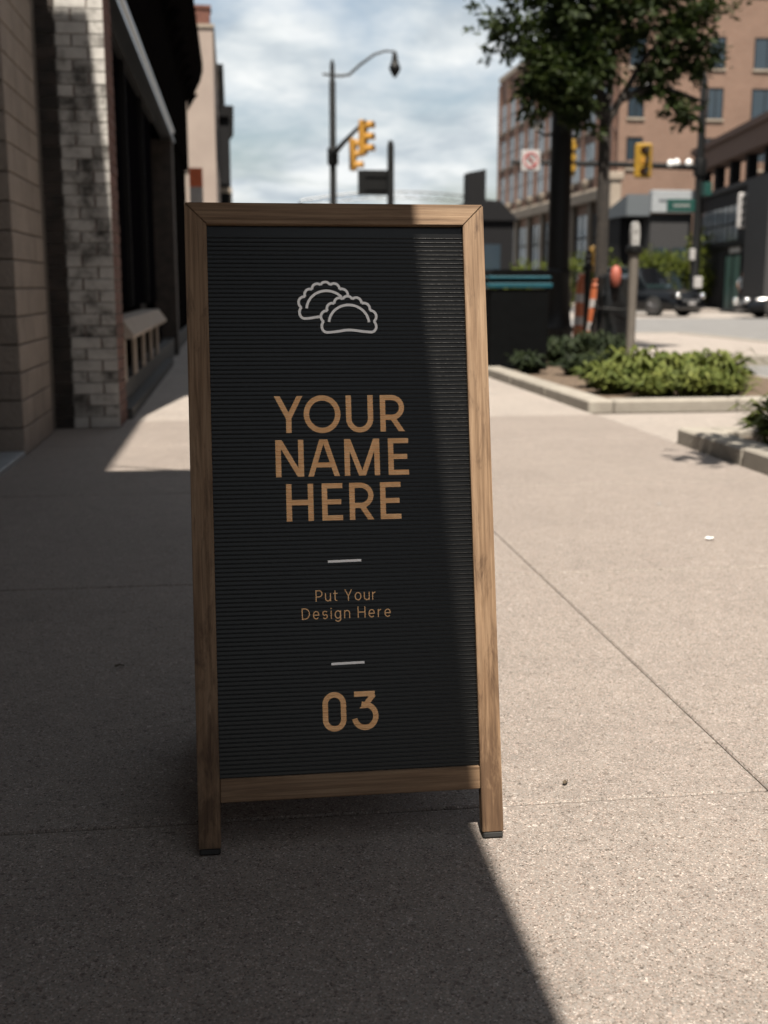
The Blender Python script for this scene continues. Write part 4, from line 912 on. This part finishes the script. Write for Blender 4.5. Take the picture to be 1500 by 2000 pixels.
# rear leaf of the folding sign, hinged at the top
rear = link('rear_frame', None, None) if False else None
rb = 2 * TH
def rear_pt(mb_fn): pass
ra = MB()
def rbox(x0, x1, y0, y1, s0, s1):
    """box in the rear leaf: s measured down from the hinge"""
    ca, sa = math.cos(rb), math.sin(rb); vs = []
    for s_ in (s0, s1):
        for y_ in (y0, y1):
            for x_ in (x0, x1):
                vs.append((x_, D1 + .002 + y_ * ca + s_ * sa, ZT - s_ * ca + y_ * sa))
    return MB().add(vs, [(0, 2, 3, 1), (4, 5, 7, 6), (0, 1, 5, 4), (1, 3, 7, 5), (3, 2, 6, 7), (2, 0, 4, 6)])
LR = 1.1125
for a, b in ((XL, XL + FW), (XR - FW, XR)): part('rear_stile', rbox(a, b, 0, .024, .002, LR), 'wood_upright', sg)
part('rear_rail', rbox(XL + FW, XR - FW, .001, .023, .003, .04), 'wood_level', sg)
part('rear_rail', rbox(XL + FW, XR - FW, .001, .023, .99, 1.03), 'wood_level', sg)
part('rear_panel', rbox(XL + FW, XR - FW, .008, .016, .041, .989), 'felt_black', sg)
for x in (XL + .06, XR - .06): part('hinge', MB().tube([(x - .025, D1 + .001, ZT + .001), (x + .025, D1 + .001, ZT + .001)], .004, 8), 'hinge_steel', sg)

# ---- lettering: outlines as strokes in units of the cap height
def arc(cx, cy, rx, ry, a0, a1, n=22): return [(cx + rx * math.cos(R(a0 + (a1 - a0) * i / n)), cy + ry * math.sin(R(a0 + (a1 - a0) * i / n))) for i in range(n + 1)]
def ribbon(path, w, closed=False):
    n = len(path); L_, R_ = [], []
    for i in range(n):
        if closed: a, b = path[i - 1], path[(i + 1) % n]
        else: a, b = path[max(i - 1, 0)], path[min(i + 1, n - 1)]
        p = path[i]
        d1 = Vector((p[0] - a[0], p[1] - a[1])); d2 = Vector((b[0] - p[0], b[1] - p[1]))
        if d1.length < 1e-9: d1 = d2
        if d2.length < 1e-9: d2 = d1
        d1.normalize(); d2.normalize(); t = (d1 + d2)
        t = t.normalized() if t.length > 1e-6 else d1
        nn = Vector((-t.y, t.x)); k = min(1 / max(nn.dot(Vector((-d1.y, d1.x))), .35), 2.0)
        L_.append((p[0] + nn.x * w / 2 * k, p[1] + nn.y * w / 2 * k)); R_.append((p[0] - nn.x * w / 2 * k, p[1] - nn.y * w / 2 * k))
    m = n if closed else n - 1
    return [[L_[i], L_[(i + 1) % n], R_[(i + 1) % n], R_[i]] for i in range(m)]
def diag(x0, y0, x1, y1, w):
    wx = w * math.hypot(x1 - x0, y1 - y0) / abs(y1 - y0)
    return [[(x0 - wx / 2, y0), (x0 + wx / 2, y0), (x1 + wx / 2, y1), (x1 - wx / 2, y1)]]
def glyph(c, w, W):
    """list of strokes, each a list of convex polygons"""
    h = w / 2; rect = lambda a, b, c_, d: [[(a, c_), (b, c_), (b, d), (a, d)]]
    if c == 'H': return [rect(0, w, 0, 1), rect(W - w, W, 0, 1), rect(w, W - w, .5 - h, .5 + h)]
    if c == 'E': return [rect(0, w, 0, 1), rect(w, W, 0, w * .93), rect(w, W, 1 - w * .93, 1), rect(w, W * .93, .5 - h * .93, .5 + h * .93)]
    if c == 'N': return [rect(0, w, 0, 1), rect(W - w, W, 0, 1), diag(w * .62, 1, W - w * .62, 0, w * .95)]
    if c == 'M': return [rect(0, w, 0, 1), rect(W - w, W, 0, 1), diag(w * .66, 1, W / 2 - .02, 0.0, w * .93), diag(W - w * .66, 1, W / 2 + .02, 0.0, w * .93)]
    if c == 'A': return [diag(h * 1.05, 0, W / 2 - .035, 1, w * .96), diag(W - h * 1.05, 0, W / 2 + .035, 1, w * .96), rect(W * .22, W * .78, .24, .24 + w * .9)]
    if c == 'Y': return [diag(h * 1.15, 1, W / 2, .40, w * .97), diag(W - h * 1.15, 1, W / 2, .40, w * .97), rect(W / 2 - h, W / 2 + h, 0, .47)]
    if c == 'U': return [rect(0, w, W / 2, 1), rect(W - w, W, W / 2, 1), ribbon(arc(W / 2, W / 2, W / 2 - h, W / 2 + .015 - h, 180, 360, 26), w)]
    if c == 'O': return [ribbon(arc(W / 2, .5, W / 2 - h, .515 - h, 0, 360, 48)[:-1], w, True)]
    if c == 'P' or c == 'R':
        r = .27; bx = W - h - r
        o = [rect(0, w, 0, 1), ribbon([(w, 1 - h * .95), (bx, 1 - h * .95)] + arc(bx, 1 - h - r, r, r, 88, -88, 18) + [(bx, 1 - h - 2 * r), (w, 1 - h - 2 * r)], w * .95)]
        if c == 'R': o.append(diag(W * .5, 1 - 2 * h - 2 * r + h, W - h * 1.1, 0, w * .96))
        return o
    if c == 'D':
        r = .5 - h; bx = W - h - r * .95
        return [rect(0, w, 0, 1), ribbon([(w, 1 - h)] + [(bx, 1 - h)] + arc(bx, .5, r * .95, r, 88, -88, 22) + [(bx, h), (w, h)], w)]
    if c == '0':
        r = W / 2 - h
        return [ribbon(arc(W / 2, 1 + .01 - h - r, r, r, 0, 180, 22) + arc(W / 2, h - .01 + r, r, r, 180, 360, 22), w, True)]
    if c == '3':
        r = .31 - h * .2; cy = h - .01 + r; cx = W / 2 + .0
        return [rect(.04, W * .93, 1 - w * .95, 1), diag(W * .82, 1 - w * .9, W * .42, .56, w), ribbon([(W * .36, cy * 2 - h * .9 + .02)] + arc(cx, cy, r * .95, r, 84, -168, 34), w)]
    x = .72
    if c == 'o': return [ribbon(arc(W / 2, x / 2, W / 2 - h, x / 2 + .01 - h, 0, 360, 32)[:-1], w, True)]
    if c == 'e': return [ribbon(arc(W / 2, x / 2, W / 2 - h, x / 2 + .01 - h, 2, 318, 30), w), rect(w * .8, W - w * .2, x / 2 - h, x / 2 + h)]
    if c == 'u': return [rect(0, w, .26, x), rect(W - w, W, 0, x), ribbon(arc(W / 2, .27, W / 2 - h, .28 - h, 180, 360, 20), w)]
    if c == 'n': return [rect(0, w, 0, x), rect(W - w, W, 0, .46), ribbon(arc(W / 2, .45, W / 2 - h, .28 - h, 0, 180, 20), w)]
    if c == 'r': return [rect(0, w, 0, x), ribbon(arc(W * .95, .42, W * .95 - h, .3 - h, 180, 92, 14), w)]
    if c == 't': return [rect(W * .3, W * .3 + w, .16, .93), rect(0, W, x - w, x), ribbon(arc(W * .3 + h + .16, .17, .16, .17 - h, 180, 280, 12), w)]
    if c == 'i': return [rect(0, w, 0, x), rect(-.005, w + .005, x + .14, x + .14 + w * 1.15)]
    if c == 's':
        r1 = x / 4 + h * .1; rr = W / 2 - h
        return [ribbon(arc(W / 2, x - h - r1 + .01, rr, r1, 30, 250, 18) + [(W / 2, x / 2)] + arc(W / 2, h + r1 - .01, rr, r1, 70, -150, 18), w)]
    if c == 'g': return [ribbon(arc(W / 2, x / 2, W / 2 - h, x / 2 + .01 - h, 0, 360, 32)[:-1], w, True), rect(W - w, W, -.02, x), ribbon(arc(W / 2, -.02, W / 2 - h, .22, 0, -155, 18), w)]
def letter(c, u, vb, cap, w, W, ribbed=True, name='letter', mat='letter_tan'):
    polys = glyph(c, w, W)
    bm = bmesh.new()
    for k, st in enumerate(polys):
        for p in st:
            vs = [bm.verts.new((u + x * cap, -k * .00006, vb + y * cap)) for x, y in p]
            bm.faces.new(vs)
    bmesh.ops.remove_doubles(bm, verts=bm.verts, dist=1e-6)
    if ribbed:
        zmin = vb - .02; zmax = vb + cap * 1.05; z = Z0R + math.floor((zmin - Z0R) / PITCH) * PITCH
        while z < zmax:
            for t in (0, .14, .5, .86, 1):
                bmesh.ops.bisect_plane(bm, geom=bm.verts[:] + bm.edges[:] + bm.faces[:], plane_co=(0, 0, z + RW * t), plane_no=(0, 0, 1))
            z += PITCH
        for v_ in bm.verts: v_.co.y += rib_depth(v_.co.z) - .00025
    else:
        for v_ in bm.verts: v_.co.y += PD - RH - .0003
    bmesh.ops.recalc_face_normals(bm, faces=bm.faces)
    for f_ in bm.faces:
        if f_.normal.y > 0: f_.normal_flip()
    me = bpy.data.meshes.new(name); bm.to_mesh(me); bm.free(); me.materials.append(M[mat])
    return link(name, me, pan)
CAP, SW = .065, .147
for row, base in (([('Y', .0655, .78), ('O', .1173, .995), ('U', .1917, .74), ('R', .2522, .665)], .7210),
                  ([('N', .0663, .755), ('A', .1224, .86), ('M', .1868, .96), ('E', .2644, .56)], .6440),
                  ([('H', .0830, .728), ('E', .1452, .56), ('R', .1935, .66), ('E', .2481, .565)], .5665)):
    for c, u, W_ in row: letter(c, u, base, CAP, SW, W_)
letter('0', .1364, .2000, .0668, .142, .615); letter('3', .1892, .2000, .0668, .142, .63)
ADV = {'P': .62, 'u': .53, 't': .36, 'Y': .7, 'o': .6, 'r': .33, 'D': .72, 'e': .57, 's': .47, 'i': .085, 'g': .57, 'n': .53, 'H': .7}
for txt, u0, u1, base, cap in (('Put Your', .1294, .2350, .4256, .0196), ('Design Here', .1046, .2606, .3950, .0196)):
    tot = sum(ADV[c] for c in txt if c != ' '); n = len(txt.replace(' ', '')); wdt = (u1 - u0) / cap
    gap = (wdt - tot - .41) / (n - 1); x = 0
    for c in txt:
        if c == ' ': x += .41; continue
        letter(c, u0 + x * cap, base, cap, .088, ADV[c], False, 'small_letter'); x += ADV[c] + gap
def mark(name, strokes, w, closed=False):
    bm = bmesh.new()
    for k, s_ in enumerate(strokes):
        for p in ribbon(s_, w, False):
            bm.faces.new([bm.verts.new((x, PD - RH - .0004 - k * .00006, z)) for x, z in p])
    bmesh.ops.remove_doubles(bm, verts=bm.verts, dist=1e-6); bmesh.ops.recalc_face_normals(bm, faces=bm.faces)
    for f_ in bm.faces:
        if f_.normal.y > 0: f_.normal_flip()
    me = bpy.data.meshes.new(name); bm.to_mesh(me); bm.free(); me.materials.append(M['print_white'])
    return link(name, me, pan)
mark('dash', [[(.1524, .4945), (.2112, .4955)]], .0042); mark('dash', [[(.1537, .3164), (.2117, .3174)]], .0042)
def cv(p): x = 520 + p[0] / 5.357; y = 520 + p[1] / 5.357; return (.1118 + .000902 * (x - 582), .9404 - .000905 * (y - 600))
def arc3(a, m, b, n=10):
    ax, ay, bx, by, cx, cy = *a, *m, *b
    d = 2 * (ax * (by - cy) + bx * (cy - ay) + cx * (ay - by))
    ux = ((ax * ax + ay * ay) * (by - cy) + (bx * bx + by * by) * (cy - ay) + (cx * cx + cy * cy) * (ay - by)) / d
    uy = ((ax * ax + ay * ay) * (cx - bx) + (bx * bx + by * by) * (ax - cx) + (cx * cx + cy * cy) * (bx - ax)) / d
    r = math.hypot(ax - ux, ay - uy); t0 = math.atan2(ay - uy, ax - ux); t1 = math.atan2(cy - uy, cx - ux); tm = math.atan2(by - uy, bx - ux)
    while t1 < t0: t1 += 2 * math.pi
    while tm < t0: tm += 2 * math.pi
    if tm > t1: t1 -= 2 * math.pi
    return [(ux + r * math.cos(t0 + (t1 - t0) * i / n), uy + r * math.sin(t0 + (t1 - t0) * i / n)) for i in range(n + 1)]
cusp = [(600, 568), (642, 455), (716, 380), (806, 333), (906, 333), (1003, 378), (1088, 452), (1127, 568)]
bul = [(573, 500), (652, 392), (745, 325), (857, 301), (966, 320), (1066, 388), (1154, 508)]
def scallops(i0, i1, ox=0, oy=0): return [[cv((x + ox, y + oy)) for x, y in arc3(cusp[i], bul[i], cusp[i + 1])] for i in range(i0, i1)]
def bez(a, b, c, d, n=14): return [tuple((1 - t) ** 3 * a[k] + 3 * (1 - t) ** 2 * t * b[k] + 3 * (1 - t) * t * t * c[k] + t ** 3 * d[k] for k in (0, 1)) for t in [i / n for i in range(n + 1)]]
bot = bez((1127, 565), (1175, 615), (1145, 690), (1085, 681)) + bez((1085, 681), (960, 672), (930, 658), (865, 658))[1:] + bez((865, 658), (800, 658), (770, 675), (645, 682))[1:] + bez((645, 682), (585, 690), (555, 615), (600, 565))[1:]
inner = [(865 + 211 * math.cos(R(a)), 592 - 198 * math.sin(R(a))) for a in range(4, 177, 5)]
WI = .0046
mark('dumpling_outline', scallops(0, 7) + [[cv(p) for p in bot], [cv(p) for p in inner]], WI)
ox, oy = -229, -149
bot2 = bez((600 + ox, 565 + oy), (555 + ox, 615 + oy), (585 + ox, 695 + oy), (645 + ox, 684 + oy)) + bez((645 + ox, 684 + oy), (470, 533), (520, 520), (566, 516))[1:]
inner2 = [(865 + ox + 211 * math.cos(R(a)), 592 + oy - 198 * math.sin(R(a))) for a in range(41, 177, 5)]
mark('dumpling_outline', scallops(0, 6, ox, oy) + [[cv(p) for p in [(1088 + ox, 452 + oy), (862, 300)]], [cv(p) for p in bot2], [cv(p) for p in inner2]], WI)

# ------------------------------------------------------------------ small litter
def scrap(name, label, cat, loc, w, l, mat, rz, seed):
    rnd = random.Random(seed); v = []; f = []
    for i in range(5):
        for j in range(3):
            k = 1 - .8 * abs(i / 4 - .5) ** 1.5 * 2 * .8
            v.append(((i / 4 - .5) * l, (j / 2 - .5) * w * k, .002 + rnd.uniform(0, .3) * w + .25 * w * abs(j - 1)))
    for i in range(4):
        for j in range(2): f.append((i * 3 + j, i * 3 + 3 + j, i * 3 + 4 + j, i * 3 + 1 + j))
    tag(link(name, raw_mesh(name, v, f, mat), None, loc, (0, 0, rz)), label, cat)
scrap('dead_leaf', 'curled brown leaf on the sunlit paving right of the sign', 'leaf', (.617, 2.035, .001), .009, .019, 'dry_leaf', 1.0, 1)
scrap('paper_scrap', 'white scrap of paper lying on the sunlit paving', 'litter', (1.78, 4.1, .001), .02, .035, 'paper_white', .1, 2)
scrap('paper_scrap', 'tiny pale blue scrap farther up the sunlit paving', 'litter', (1.85, 4.82, .001), .012, .016, 'fascia_white', .5, 3)
scrap('dead_leaf', 'dark curled leaf on the shaded paving left of the sign', 'leaf', (-.31, 2.86, .001), .012, .024, 'dry_leaf', .1, 4)
